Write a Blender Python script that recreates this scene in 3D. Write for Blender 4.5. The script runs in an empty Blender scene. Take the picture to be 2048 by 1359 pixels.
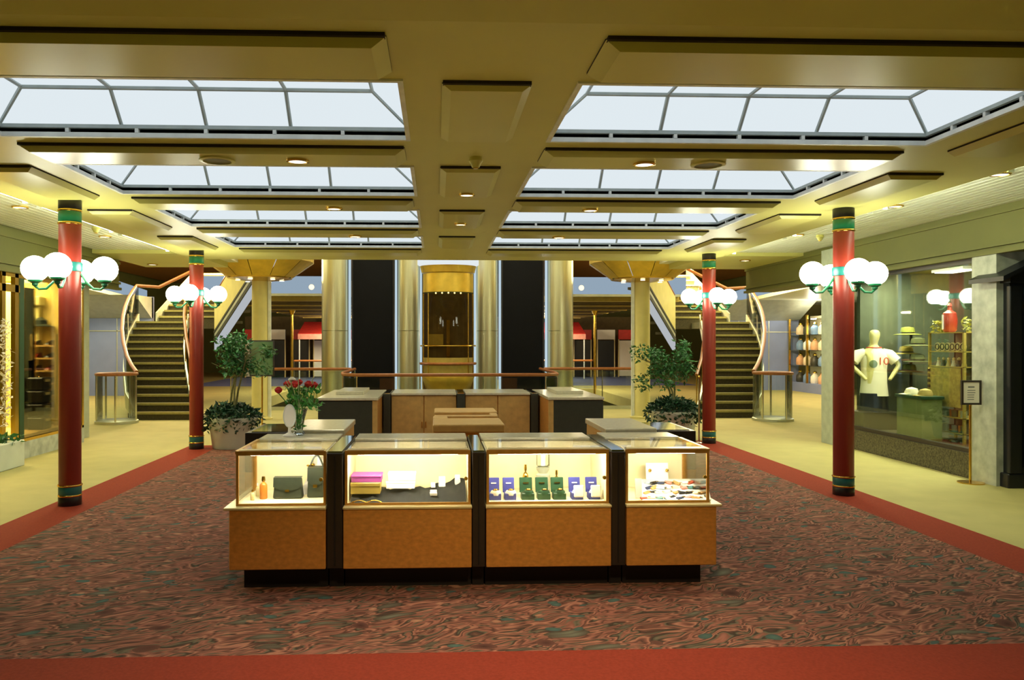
import bpy, bmesh, math, random
from mathutils import Vector, Matrix
random.seed(7)
SC = bpy.context.scene
COL = SC.collection
PI = math.pi
# ------------------------------------------------------------------ camera (2048 x 1359 frame)
F, CX, CY, EYE, PSI = 1560.0, 934.0, 684.0, 1.62, math.atan(0.0392)
cd = bpy.data.cameras.new('camera')
cam = bpy.data.objects.new('camera', cd)
COL.objects.link(cam)
cam.location = (0, 0, EYE)
cam.rotation_euler = (PI/2, 0, -PSI)
cd.sensor_width = 36; cd.lens = F/2048*36
cd.shift_x = (1024-CX)/2048; cd.shift_y = (CY-679.5)/2048
cd.clip_start = 0.05; cd.clip_end = 200
SC.camera = cam
# ------------------------------------------------------------------ world, view
w = bpy.data.worlds.new('world'); SC.world = w; w.use_nodes = True
w.node_tree.nodes['Background'].inputs[0].default_value = (0.55, 0.6, 0.5, 1)
w.node_tree.nodes['Background'].inputs[1].default_value = 0.03
SC.view_settings.view_transform = 'Standard'; SC.view_settings.look = 'None'
SC.view_settings.gamma = 1; SC.view_settings.use_curve_mapping = False
SC.view_settings.exposure = 0.0
# light levels
SKY = 0.87          # skylight panes
GLOBE = 23.0        # lamp globes
CASE = 115.0          # tubes inside the show cases
SLAT_FILL = 45.0          # unseen tubes added to brighten the aisle slats
def lamp(kind, name, loc, power, color, size=0.3, rot=(0, 0, 0), size_y=None, spot=1.6, blend=0.9):
    l = bpy.data.lights.new(name, kind); l.energy = power; l.color = color
    if kind == 'AREA':
        l.size = size
        if size_y: l.shape = 'RECTANGLE'; l.size_y = size_y
    else: l.shadow_soft_size = size
    if kind == 'SPOT': l.spot_size = spot; l.spot_blend = blend
    o = bpy.data.objects.new(name, l); COL.objects.link(o); o.location = loc; o.rotation_euler = rot
    return o
CREAM = (1, 0.93, 0.55)
# recessed downlights over the entrance end of the mall, just above the frame
lamp('SPOT', 'entrance_downlight', (0.7, 2.3, 3.2), 420, (1, 0.78, 0.40), 0.12, (0.2, 0.02, 0), spot=1.7, blend=1.0)
# unseen area lamps added high in the atrium, standing for downlights
lamp('AREA', 'atrium_fill', (0.3, 17.2, 6.4), 420, (1, 0.93, 0.62), 5.5, size_y=3)
lamp('AREA', 'atrium_fill', (-7.5, 18.5, 4.5), 320, CREAM, 3, size_y=5)
lamp('AREA', 'atrium_fill', (8.1, 18.5, 4.5), 320, CREAM, 3, size_y=5)
for gx_ in (-6.5, 7.1): lamp('POINT', 'gallery_fill', (gx_, 22, 3.8), 1000, (1, 0.82, 0.42), 0.3)  # unseen point lamps added to brighten the space above the stairs
# ------------------------------------------------------------------ pixel helpers: where a ray of the photograph meets a plane
S_, C_ = math.sin(PSI), math.cos(PSI)
def X_at(px, Y): a = (px-CX)/F; return Y*(S_+a*C_)/(C_-a*S_)
def Z_at(px, py, Y): X = X_at(px, Y); return EYE-(py-CY)/F*(X*S_+Y*C_)
def Y_on(px, X): a = (px-CX)/F; return X*(C_-a*S_)/(S_+a*C_)
# ------------------------------------------------------------------ materials
def srgb(r, g, b):
    f = lambda c: (c/255/12.92) if c/255 <= 0.04045 else ((c/255+0.055)/1.055)**2.4
    return (f(r), f(g), f(b), 1)
MATS = {}
def mat(name, col, rough=0.5, metal=0.0, vary=0.06, scale=8.0, bump=0.0, bscale=60.0, emit=0.0, ecol=None, spec=0.5, stretch=None, coat=0):
    if name in MATS: return MATS[name]
    m = bpy.data.materials.new(name); m.use_nodes = True
    nt = m.node_tree; n = nt.nodes; p = n['Principled BSDF']
    p.inputs['Roughness'].default_value = rough; p.inputs['Metallic'].default_value = metal
    p.inputs['Specular IOR Level'].default_value = spec
    if coat: p.inputs['Coat Weight'].default_value = coat; p.inputs['Coat Roughness'].default_value = 0.08
    tc = n.new('ShaderNodeTexCoord'); mp = n.new('ShaderNodeMapping')
    nt.links.new(tc.outputs['Object'], mp.inputs[0])
    if stretch: mp.inputs['Scale'].default_value = stretch
    nz = n.new('ShaderNodeTexNoise'); nz.inputs['Scale'].default_value = scale; nz.inputs['Detail'].default_value = 5
    nt.links.new(mp.outputs[0], nz.inputs[0])
    rp = n.new('ShaderNodeValToRGB')
    c0 = [max(0, c*(1-vary*2)) for c in col[:3]]+[1]; c1 = [min(1, c*(1+vary*2)) for c in col[:3]]+[1]
    rp.color_ramp.elements[0].color = c0; rp.color_ramp.elements[1].color = c1
    rp.color_ramp.elements[0].position = 0.3; rp.color_ramp.elements[1].position = 0.7
    nt.links.new(nz.outputs[0], rp.inputs[0]); nt.links.new(rp.outputs[0], p.inputs['Base Color'])
    if bump:
        n2 = n.new('ShaderNodeTexNoise'); n2.inputs['Scale'].default_value = bscale
        nt.links.new(mp.outputs[0], n2.inputs[0])
        b = n.new('ShaderNodeBump'); b.inputs['Strength'].default_value = bump; b.inputs['Distance'].default_value = 0.01
        nt.links.new(n2.outputs[0], b.inputs['Height']); nt.links.new(b.outputs[0], p.inputs['Normal'])
    if emit:
        p.inputs['Emission Color'].default_value = ecol or col; p.inputs['Emission Strength'].default_value = emit
    MATS[name] = m
    return m
def glass(name, tint=(0.93, 0.97, 0.95, 1), refl=0.9, base=0.04):
    if name in MATS: return MATS[name]
    m = bpy.data.materials.new(name); m.use_nodes = True; nt = m.node_tree; n = nt.nodes
    n.remove(n['Principled BSDF'])
    t = n.new('ShaderNodeBsdfTransparent'); t.inputs[0].default_value = tint
    g = n.new('ShaderNodeBsdfGlossy'); g.inputs['Roughness'].default_value = 0.02
    fr = n.new('ShaderNodeFresnel'); fr.inputs[0].default_value = 1.45
    ma = n.new('ShaderNodeMath'); ma.operation = 'MULTIPLY_ADD'; ma.inputs[1].default_value = refl; ma.inputs[2].default_value = base-0.03
    ma.use_clamp = True
    mx = n.new('ShaderNodeMixShader')
    nt.links.new(fr.outputs[0], ma.inputs[0]); nt.links.new(ma.outputs[0], mx.inputs[0])
    nt.links.new(t.outputs[0], mx.inputs[1]); nt.links.new(g.outputs[0], mx.inputs[2])
    nt.links.new(mx.outputs[0], n['Material Output'].inputs[0])
    MATS[name] = m
    return m
def glow(name, col, k):
    if name in MATS: return MATS[name]
    m = bpy.data.materials.new(name); m.use_nodes = True; nt = m.node_tree; n = nt.nodes
    n.remove(n['Principled BSDF'])
    e = n.new('ShaderNodeEmission'); e.inputs[0].default_value = (*col[:3], 1); e.inputs[1].default_value = k
    nt.links.new(e.outputs[0], n['Material Output'].inputs[0]); MATS[name] = m
    return m
def carpet_mat():
    m = bpy.data.materials.new('patterned carpet'); m.use_nodes = True; nt = m.node_tree; n = nt.nodes; L = nt.links.new
    p = n['Principled BSDF']; p.inputs['Roughness'].default_value = 0.95; p.inputs['Specular IOR Level'].default_value = 0.1
    tc = n.new('ShaderNodeTexCoord')
    # gentle warp so that no stroke is straight
    wn = n.new('ShaderNodeTexNoise'); wn.inputs['Scale'].default_value = 3.0; wn.inputs['Detail'].default_value = 1; L(tc.outputs['Object'], wn.inputs[0])
    ws = n.new('ShaderNodeVectorMath'); ws.operation = 'SCALE'; ws.inputs['Scale'].default_value = 0.22; L(wn.outputs['Color'], ws.inputs[0])
    wa = n.new('ShaderNodeVectorMath'); wa.operation = 'ADD'; L(tc.outputs['Object'], wa.inputs[0]); L(ws.outputs[0], wa.inputs[1])
    def mapped(rot, sc):
        mp = n.new('ShaderNodeMapping'); mp.vector_type = 'TEXTURE'; mp.inputs['Rotation'].default_value = (0, 0, rot); mp.inputs['Scale'].default_value = (1/sc[0], 1/sc[1], 1); L(wa.outputs[0], mp.inputs[0]); return mp.outputs[0]
    nz = n.new('ShaderNodeTexNoise'); nz.inputs['Scale'].default_value = 1.0; nz.inputs['Detail'].default_value = 2.0
    nz.inputs['Distortion'].default_value = 0.5; L(mapped(0.38, (3.4, 13.0)), nz.inputs[0])
    mu = n.new('ShaderNodeMath'); mu.operation = 'MULTIPLY'; mu.inputs[1].default_value = 4.2; L(nz.outputs[0], mu.inputs[0])
    fr = n.new('ShaderNodeMath'); fr.operation = 'FRACT'; L(mu.outputs[0], fr.inputs[0])
    r = n.new('ShaderNodeValToRGB'); cr = r.color_ramp
    stops = [(0.0, (86, 54, 44)), (0.15, (142, 80, 62)), (0.27, (182, 112, 84)), (0.38, (100, 62, 50)), (0.5, (66, 58, 48)), (0.6, (112, 104, 84)), (0.7, (136, 78, 60)), (0.84, (164, 92, 70)), (1.0, (86, 54, 44))]
    cr.elements[0].position = 0; cr.elements[0].color = srgb(*stops[0][1]); cr.elements[1].position = 1; cr.elements[1].color = srgb(*stops[-1][1])
    for q, c in stops[1:-1]:
        e = cr.elements.new(q); e.color = srgb(*c)
    L(fr.outputs[0], r.inputs[0])
    col = r.outputs[0]
    def spots(rot, sc, thr, pick, c, c2=None):
        nonlocal col
        vo = n.new('ShaderNodeTexVoronoi'); vo.inputs['Scale'].default_value = 1.0; L(mapped(rot, sc), vo.inputs[0])
        lt = n.new('ShaderNodeMath'); lt.operation = 'LESS_THAN'; lt.inputs[1].default_value = thr; L(vo.outputs['Distance'], lt.inputs[0])
        sx = n.new('ShaderNodeSeparateColor'); L(vo.outputs['Color'], sx.inputs[0])
        gt = n.new('ShaderNodeMath'); gt.operation = 'GREATER_THAN'; gt.inputs[1].default_value = pick; L(sx.outputs[0], gt.inputs[0])
        an = n.new('ShaderNodeMath'); an.operation = 'MULTIPLY'; L(lt.outputs[0], an.inputs[0]); L(gt.outputs[0], an.inputs[1])
        fill = n.new('ShaderNodeValToRGB'); fill.color_ramp.elements[0].color = srgb(*c); fill.color_ramp.elements[1].color = srgb(*(c2 or c)); fill.color_ramp.elements[1].position = thr; L(vo.outputs['Distance'], fill.inputs[0])
        mx = n.new('ShaderNodeMix'); mx.data_type = 'RGBA'; L(an.outputs[0], mx.inputs[0]); L(col, mx.inputs[6]); L(fill.outputs[0], mx.inputs[7]); col = mx.outputs[2]
    spots(0.2, (3.4, 4.8), 0.22, 0.62, (74, 40, 34), (110, 64, 52))
    spots(0.4, (2.5, 8.5), 0.3, 0.6, (122, 122, 104), (84, 70, 58))
    spots(0.3, (5.4, 9.5), 0.24, 0.62, (78, 116, 108), (70, 92, 88))
    spots(0.1, (7.0, 11.0), 0.22, 0.72, (196, 140, 100), (160, 96, 72))
    hs = n.new('ShaderNodeHueSaturation'); hs.inputs['Saturation'].default_value = 0.85; hs.inputs['Value'].default_value = 0.88; L(col, hs.inputs['Color']); L(hs.outputs[0], p.inputs['Base Color'])
    n2 = n.new('ShaderNodeTexNoise'); n2.inputs['Scale'].default_value = 160; L(tc.outputs['Object'], n2.inputs[0])
    b = n.new('ShaderNodeBump'); b.inputs['Strength'].default_value = 0.4; b.inputs['Distance'].default_value = 0.006
    L(n2.outputs[0], b.inputs['Height']); L(b.outputs[0], p.inputs['Normal'])
    return m
M_CEIL = mat('cream lacquered ceiling', srgb(206, 202, 120), 0.42, 0, 0.015, 2)
M_PANEL = mat('satin ceiling panel', srgb(204, 200, 116), 0.3, 0, 0.015, 2)
M_GROOVE = mat('dark shadow gap', srgb(40, 34, 18), 0.8)
M_SLAT = mat('pale green white metal slat', srgb(232, 236, 214), 0.35, 0, 0.02, 3)
M_FASC = mat('olive bulkhead paint', srgb(108, 108, 52), 0.6, 0, 0.03, 2)
M_FLOOR = mat('cream floor carpet', srgb(172, 163, 102), 0.8, 0, 0.03, 3, 0.05, 200)
M_BORDER = mat('red carpet border', srgb(140, 52, 34), 0.9, 0, 0.06, 60, 0.15, 300, spec=0.15)
M_CARPET = carpet_mat()
M_RED = mat('red lacquer', srgb(136, 42, 28), 0.4, 0, 0.03, 3)
M_GREEN = mat('green enamel', srgb(26, 112, 74), 0.35, 0, 0.03, 6)
M_TEAL = mat('teal enamel', srgb(30, 104, 100), 0.35, 0, 0.03, 6)
M_BLACK = mat('black enamel', srgb(26, 22, 22), 0.35, 0, 0.1, 6)
M_GOLD = mat('polished brass', srgb(222, 182, 84), 0.22, 1.0, 0.05, 10)
M_BRUSH = mat('brushed brass', srgb(208, 204, 166), 0.33, 0.85, 0.03, 4, stretch=(6, 6, 0.4))
M_GLOBE = glow('opal lamp globe', (0.98, 0.98, 0.74), GLOBE)
M_PANE = glow('milky skylight pane', (0.86, 0.95, 1.0), SKY)
M_BARW = mat('grey glazing bar', srgb(176, 188, 186), 0.5)
M_WHITE = mat('white painted metal', srgb(228, 232, 226), 0.45)
M_BIRD = mat('light maple veneer', srgb(210, 142, 64), 0.32, 0, 0.08, 26, coat=0.3, stretch=(1, 1, 1.6))
M_LEDGE = mat('cream laminate', srgb(226, 206, 150), 0.3, 0, 0.03, 12)
M_FRAME = mat('bronze gold trim', srgb(212, 158, 78), 0.3, 0.5, 0.05, 20)
M_CASEIN = mat('cream case lining', srgb(244, 232, 190), 0.7, 0, 0.02, 10)
M_PLINTH = mat('near black plinth', srgb(24, 19, 20), 0.6)
M_POST = mat('dark brown laminate', srgb(46, 36, 30), 0.4, 0, 0.05, 12)
M_MIRR = mat('silver mirror top', srgb(220, 228, 226), 0.06, 1.0, 0.01)
M_TOP = mat('pale stone worktop', srgb(214, 206, 176), 0.22, 0, 0.04, 30)
M_DARK = mat('charcoal laminate', srgb(56, 58, 46), 0.5, 0, 0.05, 20)
M_WOODW = mat('pale beech wood', srgb(204, 164, 96), 0.4, 0, 0.06, 14, stretch=(1, 8, 1))
M_RAIL = mat('varnished wooden handrail', srgb(150, 92, 50), 0.3, 0, 0.1, 10, stretch=(1, 6, 1))
M_GLASS = glass('clear glass')
M_CASEG = glass('case glass', (0.98, 0.99, 0.98, 1), 0.6, 0.03)
M_SHOPG = glass('shop window glass', (0.92, 0.97, 0.92, 1), 0.3, 0.04)
M_TUBE = glow('case lamp tube', (1.0, 0.92, 0.70), CASE)
M_SLATFILL = glow('added slat fill tube', (0.93, 1.0, 0.72), SLAT_FILL)
M_DOWN = glow('lit downlight lens', (1.0, 0.93, 0.66), 2.2)
M_CHROME = mat('chrome', srgb(214, 216, 206), 0.15, 1.0, 0.02)
M_LEAF = mat('glossy green leaf', srgb(50, 110, 54), 0.45, 0, 0.35, 14)
M_IVY = mat('dark ivy leaf', srgb(24, 66, 38), 0.5, 0, 0.35, 14)
M_STEM = mat('pale green stem', srgb(110, 110, 66), 0.7, 0, 0.15, 30)
M_POT = mat('white glazed planter', srgb(214, 222, 208), 0.5, 0, 0.03, 5)
M_STEP = mat('dark stair carpet', srgb(70, 63, 36), 0.85, 0, 0.15, 30)
M_NOSE = mat('olive brass nosing', srgb(160, 152, 90), 0.4, 0.2, 0.06, 20)
M_SILVER = mat('satin silver stringer', srgb(196, 200, 178), 0.35, 0.5, 0.04, 6)
M_BLUEW = mat('blue grey wall panel', srgb(126, 140, 184), 0.6, 0, 0.03, 2)
M_BLUEL = glow('blue white light strip', (0.66, 0.84, 0.95), 0.75)
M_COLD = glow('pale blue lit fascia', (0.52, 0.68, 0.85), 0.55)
M_NIGHT = mat('black lift shaft panel', srgb(9, 9, 13), 0.5, 0, 0.1, 4, spec=0.15)
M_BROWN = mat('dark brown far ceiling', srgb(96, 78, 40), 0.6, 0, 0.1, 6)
M_GOLDC = mat('golden column capital', srgb(222, 186, 72), 0.3, 0.5, 0.06, 6)
M_CREAMC = mat('cream plaster column', srgb(214, 202, 126), 0.45, 0, 0.03, 5)
M_STONE = mat('grey veined marble', srgb(176, 182, 170), 0.35, 0, 0.14, 7)
M_GRAN = mat('dark speckled granite', srgb(74, 68, 52), 0.3, 0, 0.5, 40)
M_NAVY = mat('blue black booth paint', srgb(20, 23, 30), 0.35, 0, 0.1, 5)
# ------------------------------------------------------------------ mesh builder
WORLD = {}
class MB:
    def __init__(s): s.v = []; s.f = []
    def add(s, vs, fs):
        o = len(s.v); s.v += [tuple(v) for v in vs]; s.f += [tuple(i+o for i in f) for f in fs]; return s
    def box(s, x0, x1, y0, y1, z0, z1):
        vs = [(x, y, z) for z in (z0, z1) for y in (y0, y1) for x in (x0, x1)]
        return s.add(vs, [(0, 2, 3, 1), (4, 5, 7, 6), (0, 1, 5, 4), (2, 6, 7, 3), (0, 4, 6, 2), (1, 3, 7, 5)])
    def obox(s, c, size, rz=0, rx=0, ry=0):
        R = Matrix.Rotation(rz, 3, 'Z') @ Matrix.Rotation(ry, 3, 'Y') @ Matrix.Rotation(rx, 3, 'X')
        vs = [Vector(c)+R @ Vector((a*size[0]/2, b*size[1]/2, d*size[2]/2)) for d in (-1, 1) for b in (-1, 1) for a in (-1, 1)]
        return s.add(vs, [(0, 2, 3, 1), (4, 5, 7, 6), (0, 1, 5, 4), (2, 6, 7, 3), (0, 4, 6, 2), (1, 3, 7, 5)])
    def prism(s, poly, z0, z1):
        n = len(poly)
        vs = [(p[0], p[1], z0) for p in poly]+[(p[0], p[1], z1) for p in poly]
        return s.add(vs, [tuple(range(n-1, -1, -1)), tuple(range(n, 2*n))]+[(i, (i+1) % n, n+(i+1) % n, n+i) for i in range(n)])
    def hexa(s, low, high):      # two quads of four corners
        return s.add(list(low)+list(high), [(3, 2, 1, 0), (4, 5, 6, 7)]+[(i, (i+1) % 4, 4+(i+1) % 4, 4+i) for i in range(4)])
    def lathe(s, prof, n=20, c=(0, 0, 0), a0=0, a1=2*PI, sx=1, sy=1):
        full = abs(a1-a0-2*PI) < 1e-6; m = n if full else n+1
        vs = []
        for r, z in prof:
            for i in range(m):
                a = a0+(a1-a0)*i/n; vs.append((c[0]+r*math.cos(a)*sx, c[1]+r*math.sin(a)*sy, c[2]+z))
        fs = []
        for j in range(len(prof)-1):
            for i in range(n):
                k = (i+1) % m; fs.append((j*m+i, j*m+k, (j+1)*m+k, (j+1)*m+i))
        if full:
            if prof[0][0] > 1e-5: fs.append(tuple(range(m-1, -1, -1)))
            if prof[-1][0] > 1e-5: fs.append(tuple((len(prof)-1)*m+i for i in range(m)))
        return s.add(vs, fs)
    def cyl(s, c, r, z0, z1, n=20): return s.lathe([(r, z0), (r, z1)], n, c)
    def ball(s, c, r, n=16, sz=1.0):
        k = n//2
        return s.lathe([(max(r*math.sin(PI*i/k), 1e-4), -r*sz*math.cos(PI*i/k)) for i in range(k+1)], n, c)
    def tube(s, pts, r, n=8):
        pts = [Vector(p) for p in pts]; rs = r if isinstance(r, (list, tuple)) else [r]*len(pts)
        vs = []; up = None
        for i, p in enumerate(pts):
            d = (pts[min(i+1, len(pts)-1)]-pts[max(i-1, 0)]).normalized()
            if up is None: up = d.orthogonal().normalized()
            up = (up-d*up.dot(d)).normalized(); sd = d.cross(up)
            for k in range(n):
                a = 2*PI*k/n; vs.append(p+(up*math.cos(a)+sd*math.sin(a))*rs[i])
        fs = [(j*n+i, j*n+(i+1) % n, (j+1)*n+(i+1) % n, (j+1)*n+i) for j in range(len(pts)-1) for i in range(n)]
        fs += [tuple(range(n-1, -1, -1)), tuple((len(pts)-1)*n+i for i in range(n))]
        return s.add(vs, fs)
    def build(s, name, m, parent=None, smooth=False, bev=0.0, seg=1):
        off = Vector(WORLD.get(parent.name, (0, 0, 0))) if parent else Vector((0, 0, 0))
        me = bpy.data.meshes.new(name); me.from_pydata([Vector(v)-off for v in s.v], [], s.f)
        bm = bmesh.new(); bm.from_mesh(me)
        bmesh.ops.recalc_face_normals(bm, faces=bm.faces)
        if bev:
            ed = [e for e in bm.edges if len(e.link_faces) == 2 and e.calc_face_angle(0) > 0.6]
            bmesh.ops.bevel(bm, geom=ed, offset=bev, segments=seg, affect='EDGES', profile=0.5)
        if smooth:
            for f in bm.faces: f.smooth = True
            for e in bm.edges:
                if len(e.link_faces) == 2 and e.calc_face_angle(0) > 0.7: e.smooth = False
        bm.to_mesh(me); bm.free(); me.materials.append(m)
        o = bpy.data.objects.new(name, me); COL.objects.link(o)
        if parent: o.parent = parent
        WORLD[o.name] = tuple(off)
        return o
def tag(o, label, cat, group=None):
    o['label'] = label; o['category'] = cat
    if group: o['group'] = group
    return o
def thing(name, label, cat, loc=(0, 0, 0), group=None):
    o = bpy.data.objects.new(name, None); COL.objects.link(o); o.location = loc; o.empty_display_size = 0.1
    WORLD[o.name] = tuple(loc)
    return tag(o, label, cat, group)
def struct(o): o['kind'] = 'structure'; return o
def stuff(o): o['kind'] = 'stuff'; return o
KIDS = {}
def tree_copy(o, parent=None):
    c = o.copy(); COL.objects.link(c)
    if parent: c.parent = parent
    WORLD[c.name] = WORLD.get(o.name, (0, 0, 0))
    for ch in list(o.children): tree_copy(ch, c)
    return c
def dup(root, loc, label, rz=None, group=None):
    c = tree_copy(root); c.location = loc; c['label'] = label
    if rz is not None: c.rotation_euler = (0, 0, rz)
    if group: c['group'] = group
    return c
MIDX = 0.28                      # centre line of the mall
HC = 3.03                        # ceiling height
# ================================================================== THE SETTING
fl = MB()
fl.box(-14, 14.5, -3, 15.45, -0.3, 0).box(-14, -2.0, 15.45, 18.9, -0.3, 0).box(2.55, 14.5, 15.45, 18.9, -0.3, 0)
fl.box(-14, -4.95, 18.9, 27, -0.3, 0).box(5.5, 14.5, 18.9, 27, -0.3, 0).box(-14, 14.5, 27, 42, -0.3, 0)
floor = struct(fl.build('floor', M_FLOOR))
struct(MB().box(-14, 14.5, 15, 28, -3.6, -3.4).build('floor_lower', M_FLOOR))
# carpet and its red border
cp = thing('carpet', 'red brown carpet with leaf swirls inside a plain red border, under the display island', 'carpet', (MIDX, 8, 0))
MB().box(-3.35, 4.08, 4.05, 12.05, 0.0, 0.012).build('patterned_field', M_CARPET, cp)
bx0, bx1, by0, by1 = -3.83, 4.57, 3.5, 12.62
MB().prism([(bx0, by0), (bx1, by0), (4.08, 4.05), (-3.35, 4.05)], 0, 0.012).build('border', M_BORDER, cp)
MB().prism([(bx0, by0), (-3.35, 4.05), (-3.35, 12.05), (bx0, by1-0.3)], 0, 0.012).build('border', M_BORDER, cp)
MB().prism([(bx1, by0), (bx1, by1), (4.08, 12.05), (4.08, 4.05)], 0, 0.012).build('border', M_BORDER, cp)
MB().prism([(-3.35, 12.05), (4.08, 12.05), (bx1, by1), (bx0, by1-0.3)], 0, 0.012).build('border', M_BORDER, cp)
# main ceiling with eight openings
SKX = [(-2.98, -0.18), (0.765, 3.5)]
SKY_Y = [(4.19, 5.44), (6.24, 7.5), (8.29, 9.56), (10.34, 11.6)]
CE0, CE1 = -4.12, 4.70
ce = MB(); zt = HC+0.1
xs = [CE0, SKX[0][0], SKX[0][1], SKX[1][0], SKX[1][1], CE1]
ys = [3.43]
for a, b in SKY_Y: ys += [a, b]
ys.append(13.4)
for i in range(5):
    for j in range(len(ys)-1):
        if i in (1, 3) and j % 2 == 1: continue
        ce.box(xs[i], xs[i+1], ys[j], ys[j+1], HC, zt)
# rounded far corners, soffit over the entrance, its slope chosen to turn it darker
ce.hexa([(-14, 1.2, 3.6), (14.5, 1.2, 3.6), (14.5, 3.43, HC), (-14, 3.43, HC)], [(-14, 1.2, 3.75), (14.5, 1.2, 3.75), (14.5, 3.43, zt), (-14, 3.43, zt)])
ce.box(-14, 14.5, -3, 1.2, 3.6, 3.75)
ceiling = struct(ce.build('ceiling', M_CEIL))
# hanging panels: every one with the gap shade on its near edge put in as a dark strip
def ceil_panel(x0, x1, y0, y1, d=0.06, b=0.07):
    m = MB()
    m.hexa([(x0+b, y0+0.02, HC-d), (x1-b, y0+0.02, HC-d), (x1-b, y1-0.02, HC-d), (x0+b, y1-0.02, HC-d)],
           [(x0, y0, HC-0.012), (x1, y0, HC-0.012), (x1, y1, HC-0.012), (x0, y1, HC-0.012)])
    p = m.build('ceiling_panel', M_PANEL, ceiling)
    MB().box(x0+0.005, x1-0.005, y0-0.022, y0+0.02, HC-0.018, HC+0.001).box(x0, x1, y0+0.02, y1, HC-0.012, HC+0.001).build('shadow_gap', M_GROOVE, p)
    return p
PAN_Y = [(3.58, 4.05), (5.64, 6.04), (7.7, 8.1), (9.76, 10.15), (11.82, 12.3)]
for y0, y1 in PAN_Y:
    for x0, x1 in SKX: ceil_panel(x0+0.02, x1-0.05, y0, y1)
for y0, y1 in ((4.22, 5.34), (6.26, 7.4), (8.32, 9.4), (10.38, 11.4)): ceil_panel(0.03, 0.52, y0, y1, 0.045, 0.05)
for y0, y1 in ((4.3, 5.6), (6.36, 7.62), (8.43, 9.68), (10.5, 11.7)):
    ceil_panel(-3.70, -3.23, y0, y1, 0.05, 0.04); ceil_panel(3.76, 4.23, y0, y1, 0.05, 0.04)
# ---- skylights: eight lit lanterns
ORD = ['nearest', 'second from the front', 'third from the front', 'farthest']
def skylight(x0, x1, y0, y1, label):
    t = thing('skylight', label, 'skylight', ((x0+x1)/2, (y0+y1)/2, HC), 'lit skylights in the ceiling')
    zc = HC+0.075; zr = zc+0.205; ins = 0.25; iy = 0.2
    X = [x0+ins+(x1-x0-2*ins)*k/4 for k in range(5)]
    # curb: white flange, dark air slot, grey bar, on four sides
    def ring(name, a, za, zb, m, th=0.03):
        r = MB()
        r.box(x0-a, x1+a, y0-a, y0-a+th, za, zb).box(x0-a, x1+a, y1+a-th, y1+a, za, zb)
        r.box(x0-a, x0-a+th, y0-a+th, y1+a-th, za, zb).box(x1+a-th, x1+a, y0-a+th, y1+a-th, za, zb)
        return r.build(name, m, t)
    ring('curb_flange', 0.0, HC-0.012, HC+0.02, M_WHITE)
    ring('air_slot', 0.03, HC+0.02, HC+0.05, M_GROOVE)
    ring('glazing_curb', 0.0, HC+0.05, zc, M_BARW)
    nb = 6
    for k in range(1, nb):
        xx = x0+(x1-x0)*k/nb
        MB().box(xx-0.012, xx+0.012, y1-0.03, y1, HC+0.018, HC+0.052).build('slot_spacer', M_WHITE, t)
    for k in range(1, 4):
        yy = y0+(y1-y0)*k/4
        for xa, xb in ((x0, x0+0.03), (x1-0.03, x1)):
            MB().box(xa, xb, yy-0.012, yy+0.012, HC+0.018, HC+0.052).build('slot_spacer', M_WHITE, t)
    XB = [x0, X[1]+0.0, X[2], X[3], x1]
    def pane(q): MB().add(q, [(0, 1, 2, 3)]).build('pane', M_PANE, t)
    def bar(a, b, r=0.014): MB().tube([a, b], r, 6).build('glazing_bar', M_BARW, t)
    for k in range(4):
        pane([(XB[k], y1, zc), (XB[k+1], y1, zc), (X[k+1], y1-iy, zr), (X[k], y1-iy, zr)])
        pane([(XB[k], y0, zc), (XB[k+1], y0, zc), (X[k+1], y0+iy, zr), (X[k], y0+iy, zr)])
        pane([(X[k], y0+iy, zr), (X[k+1], y0+iy, zr), (X[k+1], y1-iy, zr), (X[k], y1-iy, zr)])
        bar((X[k], y1-iy, zr-0.008), (X[k+1], y1-iy, zr-0.008), 0.016)
    pane([(x0, y0, zc), (x0, y1, zc), (X[0], y1-iy, zr), (X[0], y0+iy, zr)])
    pane([(x1, y0, zc), (x1, y1, zc), (X[4], y1-iy, zr), (X[4], y0+iy, zr)])
    for k in range(5):
        bar((XB[k], y1-0.005, zc-0.004), (X[k], y1-iy, zr-0.008)); bar((X[k], y0+iy, zr-0.008), (X[k], y1-iy, zr-0.008), 0.013)
    return t
for j, (y0, y1) in enumerate(SKY_Y):
    for i, (x0, x1) in enumerate(SKX):
        skylight(x0, x1, y0, y1, f'long milky lit skylight, {ORD[j]} in the {["left","right"][i]} ceiling row')
# ---- downlights, speakers, sprinkler heads
def disc(name, label, cat, x, y, z, r, group, lit=True):
    t = thing(name, label, cat, (x, y, z), group)
    MB().lathe([(r, 0), (r, -0.012), (r*0.8, -0.016), (r*0.78, -0.006)], 20, (x, y, z)).build('rim', M_PANEL if not lit else M_GOLD, t, True)
    MB().cyl((x, y, z), r*0.78, -0.009, -0.004, 20).build('lens' if lit else 'grille', M_DOWN if lit else M_FASC, t)
    if lit: lamp('SPOT', 'downlight_beam', (x, y, z-0.03), 22, (1, 0.92, 0.6), r*0.6, spot=2.2, blend=0.8)
    return t
zb = HC-0.06
for j, (y, nm) in enumerate(((5.84, 'front'), (7.9, 'middle'), (9.96, 'rear'))):
    for x, s in ((-1.03, 'left'), (1.57, 'right')):
        disc('downlight', f'round yellow downlight in the {nm} crosswise ceiling panel, {s} of the centre strip', 'downlight', x, y, zb, 0.085, 'ceiling downlights')
for y, nm in ((7.2, 'second'), (9.0, 'third')):
    disc('downlight', f'round lit downlight in the {nm} square panel of the centre strip', 'downlight', MIDX, y, HC-0.045, 0.075, 'ceiling downlights')
disc('ceiling_speaker', 'round cream speaker disc in the front crosswise panel, left side', 'speaker', -1.62, 5.84, zb, 0.13, 'ceiling speakers', False)
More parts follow.
